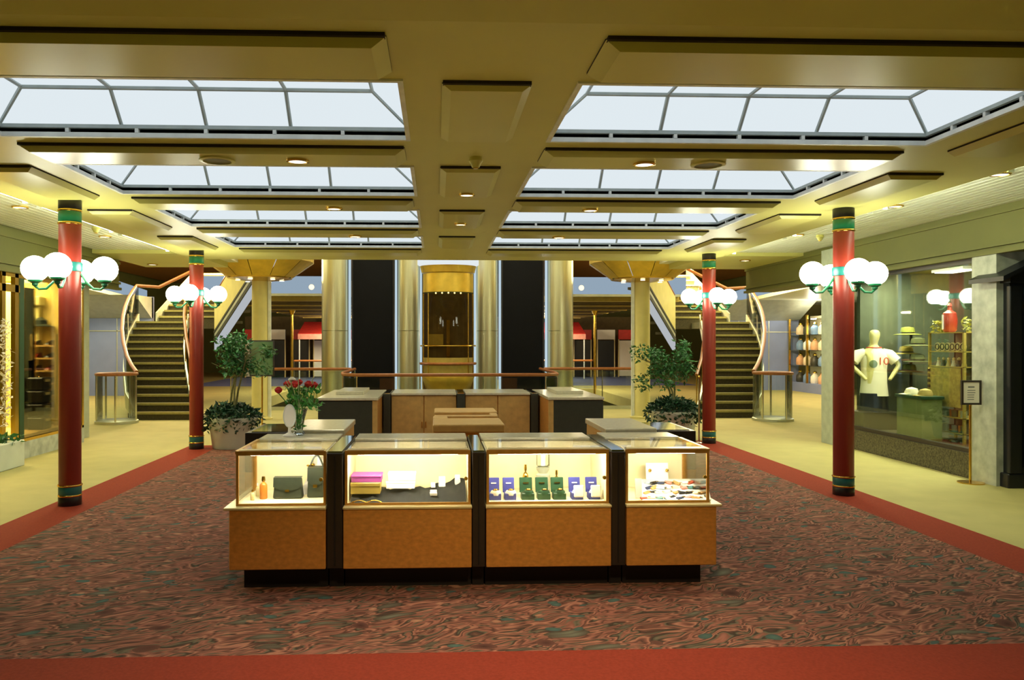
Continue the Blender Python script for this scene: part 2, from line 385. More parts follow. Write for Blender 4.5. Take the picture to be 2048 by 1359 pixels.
disc('ceiling_speaker', 'round cream speaker disc in the front crosswise panel, right side', 'speaker', 2.06, 5.84, zb, 0.13, 'ceiling speakers', False)
def detector(x, y, z, label):
    t = thing('smoke_detector', label, 'smoke detector', (x, y, z), 'smoke detectors')
    MB().lathe([(0.05, 0), (0.055, -0.03), (0.04, -0.05), (0.03, -0.075), (0.012, -0.08)], 16, (x, y, z)).build('housing', M_PANEL, t, True)
    MB().cyl((x, y, z-0.083), 0.02, -0.004, 0.004, 12).build('sensor', M_GOLD, t)
detector(0.30, 5.95, HC, 'small cream smoke detector on the centre strip between two ceiling panels')
# ---- aisle ceilings
for side, (x0, x1, sgn) in {'left': (-5.72, CE0, -1), 'right': (CE1, 6.32, 1)}.items():
    b = MB(); b.box(x0-0.2, x1+0.2, 3.43, 15.6, 3.2, 3.3)
    ac = struct(b.build(f'ceiling_aisle_{side}', M_SLAT))
    k = 0; x = x0+0.04
    while x+0.08 < x1+0.01:
        MB().box(x, x+0.082, 3.45, 13.2, 3.16, 3.19).build('slat', M_SLAT, ac); x += 0.1
    MB().box(x0, x1, 13.2, 15.6, 3.1, 3.2).build('end_panel', M_CEIL, ac)
    e = CE1+0.06 if sgn > 0 else CE0-0.06
    # unseen tubes added above the ceiling lip to brighten the slats
    for kk, yy in enumerate((4.2, 6.3, 8.4, 10.5)):
        c = thing('slat_fill_tube', f'added fill tube hidden along the {side} aisle ceiling edge, bay {["one","two","three","four"][kk]} from the front', 'lamp', (e, yy, 3.05), 'added fill tubes of the aisles')
        MB().tube([(e, yy, 3.065), (e, yy+1.8, 3.065)], 0.016, 8).build('tube', M_SLATFILL, c)
        MB().box(e-0.025, e+0.025, yy-0.02, yy, 3.03, 3.12).box(e-0.025, e+0.025, yy+1.8, yy+1.82, 3.03, 3.12).build('end_cap', M_WHITE, c)
# bulkheads above the shop fronts
struct(MB().box(6.32, 6.9, 3.43, 15.7, 2.64, 3.3).build('wall_bulkhead_right', M_FASC))
struct(MB().box(-6.3, -5.72, 3.43, 14.3, 2.58, 3.3).build('wall_bulkhead_left', M_FASC))
struct(MB().box(6.29, 6.34, 3.43, 15.7, 3.06, 3.10).box(6.285, 6.34, 3.43, 15.7, 2.70, 2.74).box(6.27, 6.36, 3.43, 15.7, 2.615, 2.66).build('trim_1', M_FASC))
struct(MB().box(-5.74, -5.69, 3.43, 14.3, 3.02, 3.06).box(-5.74, -5.685, 3.43, 14.3, 2.66, 2.70).box(-5.76, -5.67, 3.43, 14.3, 2.555, 2.6).build('trim_2', M_FASC))
# outer shell
struct(MB().box(-14.2, -14, -3, 42, -3.6, 7.5).build('wall_left', M_FASC))
struct(MB().box(14.5, 14.7, -3, 42, -3.6, 7.5).build('wall_right', M_FASC))
struct(MB().box(-14, 14.5, -3.2, -3, 0, 7.5).build('wall_front', M_FASC))
struct(MB().box(-14, 14.5, 41.8, 42, -3.6, 7.5).build('wall_back', M_FASC))
struct(MB().box(-14, 14.5, 13.4, 42, 7.3, 7.5).build('ceiling_atrium', mat('orange upper ceiling', srgb(190, 128, 48), 0.6)))
struct(MB().box(-14, 14.5, 13.41, 13.6, 3.35, 7.3).build('wall_upper', mat('pale upper wall', srgb(214, 224, 220), 0.6)))
for x0, x1, nm in ((8.4, 9.0, 'right'), (-8.3, -7.8, 'left')):
    struct(MB().box(x0, x1, -3, 8.3, 0, 3.6).build(f'wall_near_{nm}', M_FASC))
# ================================================================== RED LAMP COLUMNS
def lamp_column(loc, turn, label, h=HC):
    x, y, _ = loc
    t = thing('lamp_column', label, 'column', loc, 'red lamp columns')
    def band(name, r, z0, z1, m): return MB().lathe([(r-0.004, z0), (r, z0+0.006), (r, z1-0.006), (r-0.004, z1)], 28, (x, y, 0)).build(name, m, t, True)
    r = 0.103
    band('base', r+0.004, 0.0, 0.1, M_BLACK); band('gold_ring', r+0.008, 0.1, 0.117, M_GOLD)
    band('teal_band', r+0.003, 0.117, 0.2, M_TEAL); band('gold_ring', r+0.012, 0.2, 0.216, M_GOLD)
    band('shaft', r, 0.216, h-0.245, M_RED)
    band('gold_ring', r+0.01, h-0.245, h-0.225, M_GOLD); band('green_band', r+0.003, h-0.225, h-0.118, M_GREEN)
    band('gold_ring', r+0.008, h-0.118, h-0.1, M_GOLD); band('cap', r+0.004, h-0.1, h, M_BLACK)
    band('lamp_collar', r+0.012, 2.32, 2.41, M_TEAL)
    zg = 2.345; R = 0.325
    for k in range(4):
        a = turn+k*PI/2; dx, dy = math.cos(a), math.sin(a)
        gx, gy = x+dx*R, y+dy*R
        g = MB().ball((gx, gy, zg), 0.127, 24).build('globe', M_GLOBE, t, True)
        MB().lathe([(0.015, -0.175), (0.03, -0.16), (0.03, -0.145), (0.062, -0.125), (0.066, -0.108), (0.05, -0.112)], 16, (gx, gy, zg)).build('globe_cup', M_GREEN, g, True)
        pts = [(x+dx*d, y+dy*d, z) for d, z in ((0.1, 2.3), (0.15, 2.22), (0.22, 2.15), (0.29, 2.145), (R, 2.175))]
        MB().tube(pts, 0.013, 8).build('lamp_arm', M_GREEN, t, True)
    return t
LC = [(X_at(140, 7.88), 7.88), (X_at(1687, 8.08), 8.08), (X_at(393, 11.95), 11.95), (X_at(1418, 12.3), 12.3)]
lamp_column((*LC[0], 0.012), -PI/2+0.1, 'red lamp column with four white globes, front left on the carpet border')
lamp_column((*LC[1], 0.012), -PI/2-0.07, 'red lamp column with four white globes, front right before the shop window')
lamp_column((*LC[2], 0.012), -PI/2, 'red lamp column with four globes, rear left in front of the stairs')
lamp_column((*LC[3], 0.012), -PI/2+0.05, 'red lamp column with four globes, rear right in front of the stairs')
# ================================================================== DISPLAY ISLAND
ZT, ZB, ZL = 0.915, 0.16, 0.56
YF = 5.05
def counter(x0, x1, label, end=0):
    t = thing('display_counter', label, 'display counter', ((x0+x1)/2, YF, 0.012), 'lit glass counters of the front row')
    e0 = 0.06 if end < 0 else 0.0; e1 = 0.06 if end > 0 else 0.0
    MB().box(x0+(0.1 if end < 0 else 0), x1-(0.1 if end > 0 else 0), YF+0.12, YF+0.85, 0.012, ZB).build('plinth', M_PLINTH, t)
    if end == 0: MB().box(x0, x1, YF, YF+0.9, ZB, ZL-0.018).build('base_panel', M_BIRD, t, bev=0.004)
    else:
        c = 0.035
        poly = [(x0, YF), (x1-c, YF), (x1, YF+0.12), (x1, YF+0.9), (x0, YF+0.9)] if end > 0 else [(x0+c, YF), (x1, YF), (x1, YF+0.9), (x0, YF+0.9), (x0, YF+0.12)]
        MB().prism(poly, ZB, ZL-0.018).build('base_panel', M_BIRD, t, bev=0.004)
    MB().box(x0-0.003, x1+0.003, YF-0.008, YF+0.9, ZL-0.018, ZL).build('ledge', M_LEDGE, t, bev=0.004)
    a0, a1 = x0+e0+0.005, x1-e1-0.005; yf = YF+0.05; yb = YF+0.58
    MB().box(a0+0.01, a1-0.01, yf+0.01, yb, ZL, ZL+0.008).build('case_floor', M_CASEIN, t)
    MB().box(a0, a1, yb, yb+0.02, ZL, ZT-0.012).build('case_back', M_CASEIN, t)
    if end >= 0: MB().box(a0, a0+0.015, yf+0.02, yb, ZL, ZT-0.012).build('case_side', M_CASEIN, t)
    if end <= 0: MB().box(a1-0.015, a1, yf+0.02, yb, ZL, ZT-0.012).build('case_side', M_CASEIN, t)
    gx = a1 if end > 0 else a0
    if end: MB().box(gx-0.003, gx+0.003, yf+0.012, yb, ZL+0.02, ZT-0.02).build('side_glass', M_CASEG, t)
    MB().box(a0+0.012, a1-0.012, yf+0.002, yf+0.008, ZL+0.014, ZT-0.02).build('front_glass', M_CASEG, t)
    MB().box(a0+0.006, a1-0.006, yf+0.012, yb+0.1, ZT-0.008, ZT).build('top_glass', M_CASEG, t)
    b = 0.016
    for nm, bx in (('frame_bar', (a0, a1, yf-0.004, yf+0.014, ZT-0.028, ZT)), ('frame_bar', (a0, a1, yf-0.004, yf+0.014, ZL, ZL+0.014)),
                   ('frame_bar', (a0, a0+b, yf-0.003, yf+0.013, ZL+0.014, ZT-0.022)), ('frame_bar', (a1-b, a1, yf-0.003, yf+0.013, ZL+0.014, ZT-0.022))):
        MB().box(*bx).build(nm, M_FRAME, t)
    if end:
        for yy in (yb-0.02,):
            MB().box(gx-0.014, gx+0.014, yy, yy+0.028, ZL, ZT-0.008).build('rear_mullion', M_FRAME, t)
        MB().box(gx-0.01, gx+0.01, yf+0.014, yb+0.1, ZT-0.02, ZT+0.001).build('frame_bar', M_FRAME, t)
    MB().box(a0+0.016, a1-0.016, yf+0.014, yf+0.085, ZT-0.006, ZT+0.003).build('lamp_cover', M_LEDGE, t)
    MB().tube([(a0+0.08, yf+0.05, ZT-0.024), (a1-0.08, yf+0.05, ZT-0.024)], 0.012, 8).build('lamp_tube', M_TUBE, t)
    MB().box(a0, a1, yb+0.02, YF+0.95, ZL, ZT-0.02).build('rear_cupboard', M_WOODW, t)
    MB().box(a0, a1, yb+0.1, YF+0.98, ZT-0.02, ZT+0.004).build('worktop', M_TOP, t, bev=0.004)
    if end <= 0 or end > 0:
        lx = a1-0.03
        MB().tube([(lx, yf-0.012, ZL+0.17), (lx, yf+0.002, ZL+0.17)], 0.012, 10).build('lock', M_GOLD, t)
    return t
UX = [(-1.36, -0.713), (-0.60, 0.228), (0.323, 1.14), (1.242, 1.87)]
counter(*UX[0], 'lit glass counter holding handbags, at the left end of the display island', -1)
counter(*UX[1], 'lit glass counter holding a purple box and white boxes, second from left')
counter(*UX[2], 'lit glass counter holding blue and green watch boxes, third from left')
counter(*UX[3], 'lit glass counter holding colourful small goods, at the right end of the island', 1)
def post(x0, x1, label):
    t = thing('corner_post', label, 'post', ((x0+x1)/2, YF, 0.012), 'dark posts between the counters')
    MB().box(x0+0.001, x1-0.001, YF+0.015, YF+0.9, ZB, ZT-0.012).build('post_body', M_POST, t, bev=0.003)
    MB().box((x0+x1)/2-0.004, (x0+x1)/2+0.004, YF+0.008, YF+0.016, ZB+0.02, ZT-0.03).build('joint_strip', M_PLINTH, t)
    MB().box(x0+0.005, x1-0.005, YF+0.12, YF+0.9, 0.012, ZB).build('plinth', M_PLINTH, t)
    MB().box(x0+0.006, x1-0.006, YF+0.03, YF+0.88, ZT-0.012, ZT).build('mirror_top', M_MIRR, t)
post(-0.713+0.005, -0.605, 'dark brown post between the handbag counter and the purple box counter')
post(0.233, 0.318, 'dark brown post in the middle of the front counter row')
post(1.145, 1.237, 'dark brown post between the watch counter and the right end counter')
# side units
def side_unit(x0, x1, xd0, xd1, label, sgn):
    y0, y1 = 6.08, 6.86
    t = thing('side_counter', label, 'counter', ((x0+x1)/2, (y0+y1)/2, 0.012), 'side counters of the island')
    MB().box(min(x0, xd0)+0.06, max(x1, xd1)-0.06, y0+0.06, y1-0.06, 0.012, ZB).build('plinth', M_PLINTH, t)
    MB().box(x0, x1, y0, y1, ZB, 0.9).build('cabinet', M_WOODW, t, bev=0.004)
    MB().box(x0-0.01, x1+0.01, y0-0.02, y1+0.02, 0.9, 0.945).build('worktop', M_TOP, t, bev=0.005)
    MB().box(xd0, xd1, y0+0.1, y1-0.02, ZB, 0.6).build('case_base', M_BIRD, t)
    MB().box(xd0, xd1, y0+0.1, y1-0.02, 0.6, 0.91).build('dark_case', M_POST, t, bev=0.004)
    MB().box(xd0+0.04, xd1-0.04, y0+0.14, y1-0.06, 0.91, 0.916).build('case_lid', M_MIRR, t)
side_unit(-1.13, -0.72, -1.5, -1.14, 'low side counter with pale top and dark case, left behind the vase', -1)
side_unit(1.33, 1.72, 1.73, 2.08, 'low side counter with pale top and dark case, right behind the front row', 1)
# back row
ZR = 0.955
def back_unit(x0, x1, label):
    y = 10.25
    t = thing('back_counter', label, 'counter', ((x0+x1)/2, y+0.4, 0.012), 'wooden counters of the back row')
    MB().box(x0, x1, y+0.08, y+0.75, 0.012, 0.12).build('plinth', M_PLINTH, t)
    MB().box(x0, x1, y+0.02, y+0.8, 0.12, ZR-0.03).build('cabinet', M_BIRD, t)
    xm = (x0+x1)/2
    for a, b in ((x0, xm-0.002), (xm+0.002, x1)):
        d = MB().box(a+0.003, b-0.003, y, y+0.02, 0.13, ZR-0.035).build('door', M_WOODW, t, bev=0.003)
        MB().box(xm-0.03 if a == x0 else xm+0.02, xm-0.02 if a == x0 else xm+0.03, y-0.02, y, 0.5, 0.58).build('handle', M_GOLD, d)
    MB().box(x0, x1, y-0.02, y+0.82, ZR-0.03, ZR).build('worktop', M_TOP, t, bev=0.004)
back_unit(-0.59, 0.262, 'back counter with two pale wooden doors, left of the centre back post')
back_unit(0.38, 1.235, 'back counter with two pale wooden doors, right of the centre back post')
def back_post(x0, x1, y, label):
    t = thing('corner_post', label, 'post', ((x0+x1)/2, y, 0.012), 'dark posts of the back counters')
    MB().box(x0, x1, y, y+0.8, 0.012, ZR-0.01).build('post_body', M_DARK, t, bev=0.003)
    MB().box(x0+0.01, x1-0.01, y+0.02, y+0.78, ZR-0.01, ZR+0.002).build('mirror_top', M_MIRR, t)
back_post(0.268, 0.374, 10.2, 'charcoal post standing between the two back counters with wooden doors')
back_post(-0.69, -0.60, 10.2, 'charcoal post at the left end of the wooden back counters')
back_post(1.245, 1.335, 10.2, 'charcoal post at the right end of the wooden back counters')
def corner_unit(x0, x1, inner, label):
    y0, y1 = 9.42, 10.98
    t = thing('corner_counter', label, 'counter', ((x0+x1)/2, (y0+y1)/2, 0.012), 'corner counters at the back of the island')
    MB().box(x0+0.04, x1-0.04, y0+0.06, y1-0.06, 0.012, 0.12).build('plinth', M_PLINTH, t)
    MB().box(x0, x1, y0+0.02, y1, 0.12, ZR-0.03).build('cabinet', M_BIRD, t)
    MB().box(x0+(0.06 if inner < 0 else 0.0), x1-(0.06 if inner > 0 else 0.0), y0, y0+0.02, 0.06, ZR-0.04).build('back_panel', M_DARK, t, bev=0.003)
    xi = x1-0.06 if inner > 0 else x0
    MB().box(xi, xi+0.06, y0-0.004, y0+0.02, 0.06, ZR-0.03).build('edge_strip', M_WOODW, t)
    MB().box(x0-0.01, x1+0.01, y0-0.015, y1, ZR-0.035, ZR).build('worktop', M_TOP, t, bev=0.004)
    xo = (x0+0.15, x0+0.5) if inner > 0 else (x1-0.5, x1-0.15)
    MB().box(xo[0], xo[1], y0+0.5, y1-0.2, ZR, ZR+0.045).build('raised_case', M_TOP, t, bev=0.004)
corner_unit(-1.42, -0.71, 1, 'corner counter with charcoal back panel, rear left of the island')
corner_unit(1.36, 2.03, -1, 'corner counter with charcoal back panel, rear right of the island')
# cash desk
t = thing('cash_desk', 'pale wooden cash desk with slotted top standing inside the island', 'desk', (0.26, 7, 0.012))
MB().box(0.03, 0.5, 6.5, 7.75, 0.012, 0.87).build('body', M_BIRD, t, bev=0.004)
zt2 = 0.95
MB().box(-0.03, 0.56, 6.36, 6.9, 0.88, zt2).build('front_top', M_WOODW, t, bev=0.012, seg=2)
MB().box(-0.03, 0.1, 6.9, 7.1, 0.88, zt2).box(-0.02, 0.56, 7.1, 7.2, 0.88, zt2).box(0.5, 0.57, 7.2, 7.4, 0.88, zt2).build('middle_top', M_WOODW, t, bev=0.006)
MB().box(-0.02, 0.58, 7.4, 7.85, 0.88, zt2+0.01).build('rear_top', M_WOODW, t, bev=0.012, seg=2)
MB().box(-0.01, 0.54, 6.45, 7.8, 0.86, 0.882).build('slot_bed', M_FRAME, t)
# ================================================================== GOODS IN THE CASES
M_BAG = mat('dark green black leather', srgb(40, 48, 36), 0.45, 0, 0.1, 30, 0.1, 200)
M_CLOTH = mat('black velvet', srgb(18, 20, 18), 0.9)
M_PURP = mat('violet box', srgb(156, 72, 150), 0.5); M_GOLDB = mat('gold paper box', srgb(190, 168, 84), 0.4, 0.3)
M_PAPER = mat('white card', srgb(244, 238, 226), 0.6, 0, 0.01); M_NAVYB = mat('royal blue box', srgb(52, 58, 138), 0.5)
M_GRNB = mat('bottle green box', srgb(22, 64, 38), 0.45); M_AMBER = mat('amber perfume', srgb(206, 128, 52), 0.2, 0, 0.1)
zf = ZL+0.008
def at_case(px, Y): return X_at(px, Y)
# handbag
def handbag(x, y, w, h, d, rz, label, strap=True):
    t = thing('handbag', label, 'handbag', (x, y, zf), 'handbags in the left counter')
    lo = [(-w/2*1.05, -d/2), (w/2*1.05, -d/2), (w/2*1.05, d/2), (-w/2*1.05, d/2)]
    hi = [(-w/2*0.92, -d/3), (w/2*0.92, -d/3), (w/2*0.92, d/3), (-w/2*0.92, d/3)]
    MB().hexa([(x+a, y+b, zf) for a, b in lo], [(x+a, y+b, zf+h) for a, b in hi]).build('body', M_BAG, t, bev=0.012, seg=2)
    n = 8; fv = []
    for i in range(n+1):
        u = i/n*2-1; zz = zf+h*(0.36+0.22*abs(u)**1.5); fv.append((x+u*w*0.5, y-d/2-0.004+0.004*abs(u), zz))
    top = [(v[0]*0.98+x*0.02, y-d/3-0.012, zf+h*1.02) for v in fv]
    back = [(v[0], y+d/6, zf+h*1.04) for v in top]
    vs = fv+top+back; k = n+1
    MB().add(vs, [(i, i+1, k+i+1, k+i) for i in range(n)]+[(k+i, k+i+1, 2*k+i+1, 2*k+i) for i in range(n)]).build('flap', M_BAG, t, True)
    MB().box(x-0.014, x+0.014, y-d/2-0.014, y-d/2-0.004, zf+h*0.36, zf+h*0.46).build('clasp', M_GOLD, t)
    if strap:
        pts = [(x-w*0.45+w*0.9*i/10, y+0.01, zf+h*0.95+0.09*math.sin(PI*i/10)) for i in range(11)]
        MB().tube(pts, 0.006, 6).build('strap', M_BAG, t, True)
handbag(at_case(577, 5.32), 5.32, 0.19, 0.14, 0.08, 0, 'dark green leather handbag with curved flap, in the middle of the left counter', False)
handbag(at_case(633, 5.36), 5.36, 0.11, 0.2, 0.1, 0, 'tall black bag leaning at the right side of the left counter')
t = thing('scarf', 'white draped scarf with tan brooch beside the black bag', 'scarf', (at_case(610, 5.38), 5.38, zf))
sx = at_case(610, 5.42); vs = []; fs = []
for i in range(9):
    for j in range(5):
        vs.append((sx-0.02+j*0.022+0.012*i*0.9-0.01*math.sin(i*0.9), 5.46-0.02*math.sin(j*2.2+i*0.4)-0.012*(8-i)*0.5, zf+0.005+i*0.032))
for i in range(8):
    for j in range(4): a = i*5+j; fs.append((a, a+1, a+6, a+5))
MB().add(vs, fs).build('cloth', M_PAPER, t, True)
MB().ball((sx+0.06, 5.37, zf+0.215), 0.018, 10, 0.6).ball((sx+0.03, 5.37, zf+0.21), 0.012, 10, 0.6).build('brooch', M_GOLD, t, True)
def bottle(x, y, r, h, label, m, cap, group, z=zf):
    t = thing('perfume_bottle', label, 'bottle', (x, y, z), group)
    MB().lathe([(r*0.9, 0), (r, 0.006), (r, h*0.6), (r*0.7, h*0.7), (r*0.3, h*0.74), (r*0.3, h*0.8)], 14, (x, y, z)).build('flacon', m, t, True)
    MB().lathe([(r*0.42, h*0.79), (r*0.5, h*0.84), (r*0.42, h)], 12, (x, y, z)).build('stopper', cap, t, True)
GP = 'perfume bottles in the left counter'
bottle(at_case(527, 5.3), 5.3, 0.026, 0.15, 'amber perfume bottle with gold stopper left of the green handbag', M_AMBER, M_GOLD, GP)
bottle(at_case(505, 5.25), 5.25, 0.014, 0.07, 'tiny pale perfume bottle at the left corner of the left counter', M_LEDGE, M_GOLD, GP)
bottle(at_case(515, 5.38), 5.38, 0.012, 0.09, 'slim pale perfume bottle just behind the amber one', M_LEDGE, M_PAPER, GP)
def carton(x, y, z, w, d, h, m, label, group, rz=0, lidm=None):
    t = thing('gift_box', label, 'box', (x, y, z), group)
    MB().obox((x, y, z+h*0.34), (w*0.97, d*0.97, h*0.68), rz).build('tray', m, t, bev=0.002)
    MB().obox((x, y, z+h*0.83), (w, d, h*0.34), rz).build('lid', lidm or m, t, bev=0.003)
GB = 'boxes in the second counter'
x = at_case(735, 5.3)
cl = MB()
vs = []; fs = []; nx, ny = 22, 5
for i in range(nx+1):
    for j in range(ny+1):
        u = i/nx; hx = at_case(703, 5.2)+(at_case(932, 5.2)-at_case(703, 5.2))*u
        hz = zf+0.012+0.03*j/ny+0.012*math.sin(i*1.7+j)+(0.075*max(0, (u-0.62)/0.38)*(j/ny))
        vs.append((hx, 5.13+0.3*j/ny, hz if j else zf+0.003))
for i in range(nx):
    for j in range(ny): a = i*(ny+1)+j; fs.append((a, a+ny+1, a+ny+2, a+1))
tag(MB().add(vs, fs).build('display_cloth', M_CLOTH, None, True), 'black velvet display cloth heaped across the second counter', 'cloth')
carton(x-0.005, 5.27, zf+0.045, 0.2, 0.15, 0.075, M_GOLDB, 'gold box under the violet box in the second counter', GB)
carton(x+0.0, 5.28, zf+0.122, 0.205, 0.15, 0.046, M_PURP, 'flat violet box lying on top of the gold box', GB, lidm=M_PURP)
x = at_case(803, 5.36)
carton(x-0.005, 5.35, zf+0.06, 0.2, 0.1, 0.05, M_PAPER, 'lower white box of the pair in the second counter', GB)
carton(x+0.004, 5.36, zf+0.112, 0.19, 0.1, 0.052, M_PAPER, 'upper white box of the pair in the second counter', GB)
t = thing('chain', 'gold chain lying in front of the gold box in the second counter', 'jewellery', (at_case(735, 5.12), 5.12, zf))
MB().tube([(at_case(703+i*6, 5.12), 5.115, zf+0.006+0.014*abs(math.sin(i*0.62))) for i in range(11)], 0.004, 6).build('links', M_GOLD, t, True)
MB().ball((at_case(706, 5.115), 5.115, zf+0.008), 0.008, 8).build('clasp', M_GOLD, t, True)
GR = 'small white ring boxes on the black cloth'
for px, py, w, h, lab in ((884, 972, 0.045, 0.062, 'taller white ring box standing at the back of the black cloth'), (915, 968, 0.036, 0.06, 'white ring box at the far right of the black cloth'),
                          (866, 974, 0.03, 0.03, 'low white ring box left of the tall one'), (867, 990, 0.046, 0.032, 'white ring box lying at the front of the black cloth'),
                          (895, 999, 0.04, 0.02, 'flat cream ring box at the front right of the black cloth'), (918, 999, 0.042, 0.018, 'flat cream ring box in the right front corner')):
    yy = 5.36 if py < 980 else 5.2
    zz = Z_at(px, py, yy); X = at_case(px, yy)
    t = thing('ring_box', lab, 'box', (X, yy, zz), GR)
    MB().obox((X, yy, zz+h*0.3), (w, w*0.8, h*0.6), 0.1).build('tray', M_PAPER, t, bev=0.002)
    MB().obox((X, yy+w*0.36, zz+h*0.72), (w, w*0.14, h*0.7), 0.1, -0.2).build('lid', M_PAPER, t, bev=0.002)
# watch boxes in case three
GW = 'open watch boxes in the third counter'
def watch_box(px, m, kind, label):
    yy = 5.22; X = at_case(px, yy); w = 0.078 if kind != 'g' else 0.086
    t = thing('watch_box', label, 'box', (X, yy, zf), GW)
    MB().obox((X, yy, zf+0.022), (w, 0.075, 0.044)).build('tray', m, t, bev=0.003)
    li = MB().obox((X-0.006, yy+0.055, zf+0.085), (w, 0.014, 0.1), 0, -0.22).build('lid', m, t, bev=0.003)
    MB().obox((X-0.006, yy+0.045, zf+0.1), (w*0.45, 0.002, 0.008), 0, -0.22).build('printed_band', M_PAPER if kind != 'g' else M_GOLD, li)
    MB().lathe([(0.036, 0.03), (0.038, 0.045), (0.03, 0.06), (0.01, 0.066)], 14, (X+0.004, yy-0.012, zf), sy=0.8).build('cushion', M_PAPER if kind != 'g' else m, t, True)
    if kind == 'p':
        MB().obox((X+0.01, yy-0.03, zf+0.055), (0.068, 0.02, 0.08), 0, -0.25).build('pad', M_PAPER, t, bev=0.006)
    wz = 0.066
    wt = MB().lathe([(0.013, 0), (0.014, 0.005), (0.011, 0.009)], 14, (X+0.004, yy-0.022, zf+wz)).build('watch', M_GOLD, t, True)
    MB().tube([(X-0.024, yy-0.016, zf+0.05), (X-0.01, yy-0.02, zf+0.066), (X+0.018, yy-0.02, zf+0.066), (X+0.032, yy-0.016, zf+0.05)], 0.004, 6).build('watch_strap', M_GOLD, wt, True)
watch_box(990, M_NAVYB, 'b', 'open blue watch box with white cushion, leftmost in the third counter')
watch_box(1020, M_NAVYB, 'b', 'open blue watch box with white cushion, second from left')
watch_box(1055, M_GRNB, 'g', 'open green watch box, left one of the three green boxes')
watch_box(1087, M_GRNB, 'g', 'open green watch box, middle one under the clear cabinet')
watch_box(1118, M_GRNB, 'g', 'open green watch box, right one of the three green boxes')
watch_box(1153, M_NAVYB, 'p', 'open blue box with tall white pad, left of the right hand pair')
watch_box(1187, M_NAVYB, 'p', 'open blue box with tall white pad, rightmost in the third counter')
yy = 5.42; X = at_case(1086, yy)
t = thing('crystal_lantern', 'clear square lantern on a grey foot behind the green watch boxes', 'ornament', (X, yy, zf))
MB().lathe([(0.05, 0), (0.05, 0.13), (0.03, 0.14), (0.045, 0.165), (0.048, 0.18)], 14, (X, yy, zf)).build('foot', M_SILVER, t, True)
MB().obox((X, yy, zf+0.235), (0.085, 0.085, 0.1)).build('crystal_body', M_GLASS, t, bev=0.008)
MB().obox((X, yy, zf+0.235), (0.03, 0.03, 0.09)).build('crystal_core', M_PAPER, t, bev=0.004)
MB().obox((X, yy, zf+0.292), (0.075, 0.075, 0.012)).build('lid', M_SILVER, t, bev=0.003)
bottle(at_case(1051, 5.42), 5.42, 0.02, 0.2, 'gold perfume bottle left of the clear lantern', M_GOLD, M_GOLD, 'gold bottles in the third counter')
bottle(at_case(1113, 5.42), 5.42, 0.018, 0.16, 'short gold perfume bottle right of the clear lantern', M_GOLD, M_GOLD, 'gold bottles in the third counter')
# colourful goods in the fourth case
PALC = [('coral', (206, 92, 60)), ('navy', (46, 58, 92)), ('cream', (236, 220, 180)), ('rose', (214, 138, 124)), ('teal', (70, 120, 120)), ('tan', (196, 146, 84)), ('pale blue', (176, 196, 214)), ('white', (240, 236, 226)), ('black', (30, 28, 28))]
rows = ['front', 'second', 'third', 'back']
for r in range(4):
    for c in range(9):
        nm, col = PALC[(c*2+r*5+(c*r) % 3) % len(PALC)]
        yy = 5.16+0.085*r+random.uniform(-0.015, 0.015); px = 1292+c*14+random.uniform(-4, 4)+r*1.5
        X = at_case(px, yy); lift = 0.012+0.018*r; rz = random.uniform(-0.9, 0.9)
        t = thing('key_fob', f'{nm} key fob, {["1st","2nd","3rd","4th","5th","6th","7th","8th","9th"][c]} from left in the {rows[r]} row, right end counter', 'key fob', (X, yy, zf), 'colourful key fobs heaped in the right end counter')
        MB().obox((X, yy, zf+lift), (0.06, 0.026, 0.012), rz, random.uniform(0.2, 0.7), random.uniform(-0.25, 0.25)).build('fob', mat('fob '+nm, srgb(*col), 0.4), t, bev=0.003)
        MB().lathe([(0.009, -0.001), (0.011, 0), (0.009, 0.001), (0.008, 0), (0.009, -0.001)], 10, (X+0.036*math.cos(rz), yy+0.036*math.sin(rz), zf+lift+0.008)).build('ring', M_GOLD, t, True)
tag(MB().hexa([(at_case(1283, 5.14), 5.12, zf), (at_case(1420, 5.14), 5.12, zf), (at_case(1415, 5.5), 5.52, zf), (at_case(1280, 5.5), 5.52, zf)],
              [(at_case(1283, 5.14), 5.12, zf+0.006), (at_case(1420, 5.14), 5.12, zf+0.006), (at_case(1415, 5.5), 5.52, zf+0.075), (at_case(1280, 5.5), 5.52, zf+0.075)]).build('display_ramp', M_PAPER), 'sloping white display board under the key fobs', 'display board')
t = thing('price_card', 'upright white card at the left of the right end counter', 'card', (at_case(1277, 5.2), 5.2, zf))
MB().obox((at_case(1277, 5.2), 5.2, zf+0.07), (0.045, 0.004, 0.13), 0, -0.12).build('card', M_PAPER, t)
MB().obox((at_case(1277, 5.2), 5.22, zf+0.03), (0.02, 0.03, 0.004), 0, 0.5).build('prop', M_PAPER, t)
t = thing('earring_stand', 'cream stand with two gold earrings in the right end counter', 'jewellery', (at_case(1315, 5.5), 5.5, zf))
MB().obox((at_case(1315, 5.5), 5.515, zf+0.13), (0.16, 0.006, 0.12), 0, -0.1).build('board', M_PAPER, t)
for q in (1300, 1334): MB().ball((at_case(q, 5.5), 5.5, zf+0.14), 0.012, 10).build('earring', M_GOLD, t, True)
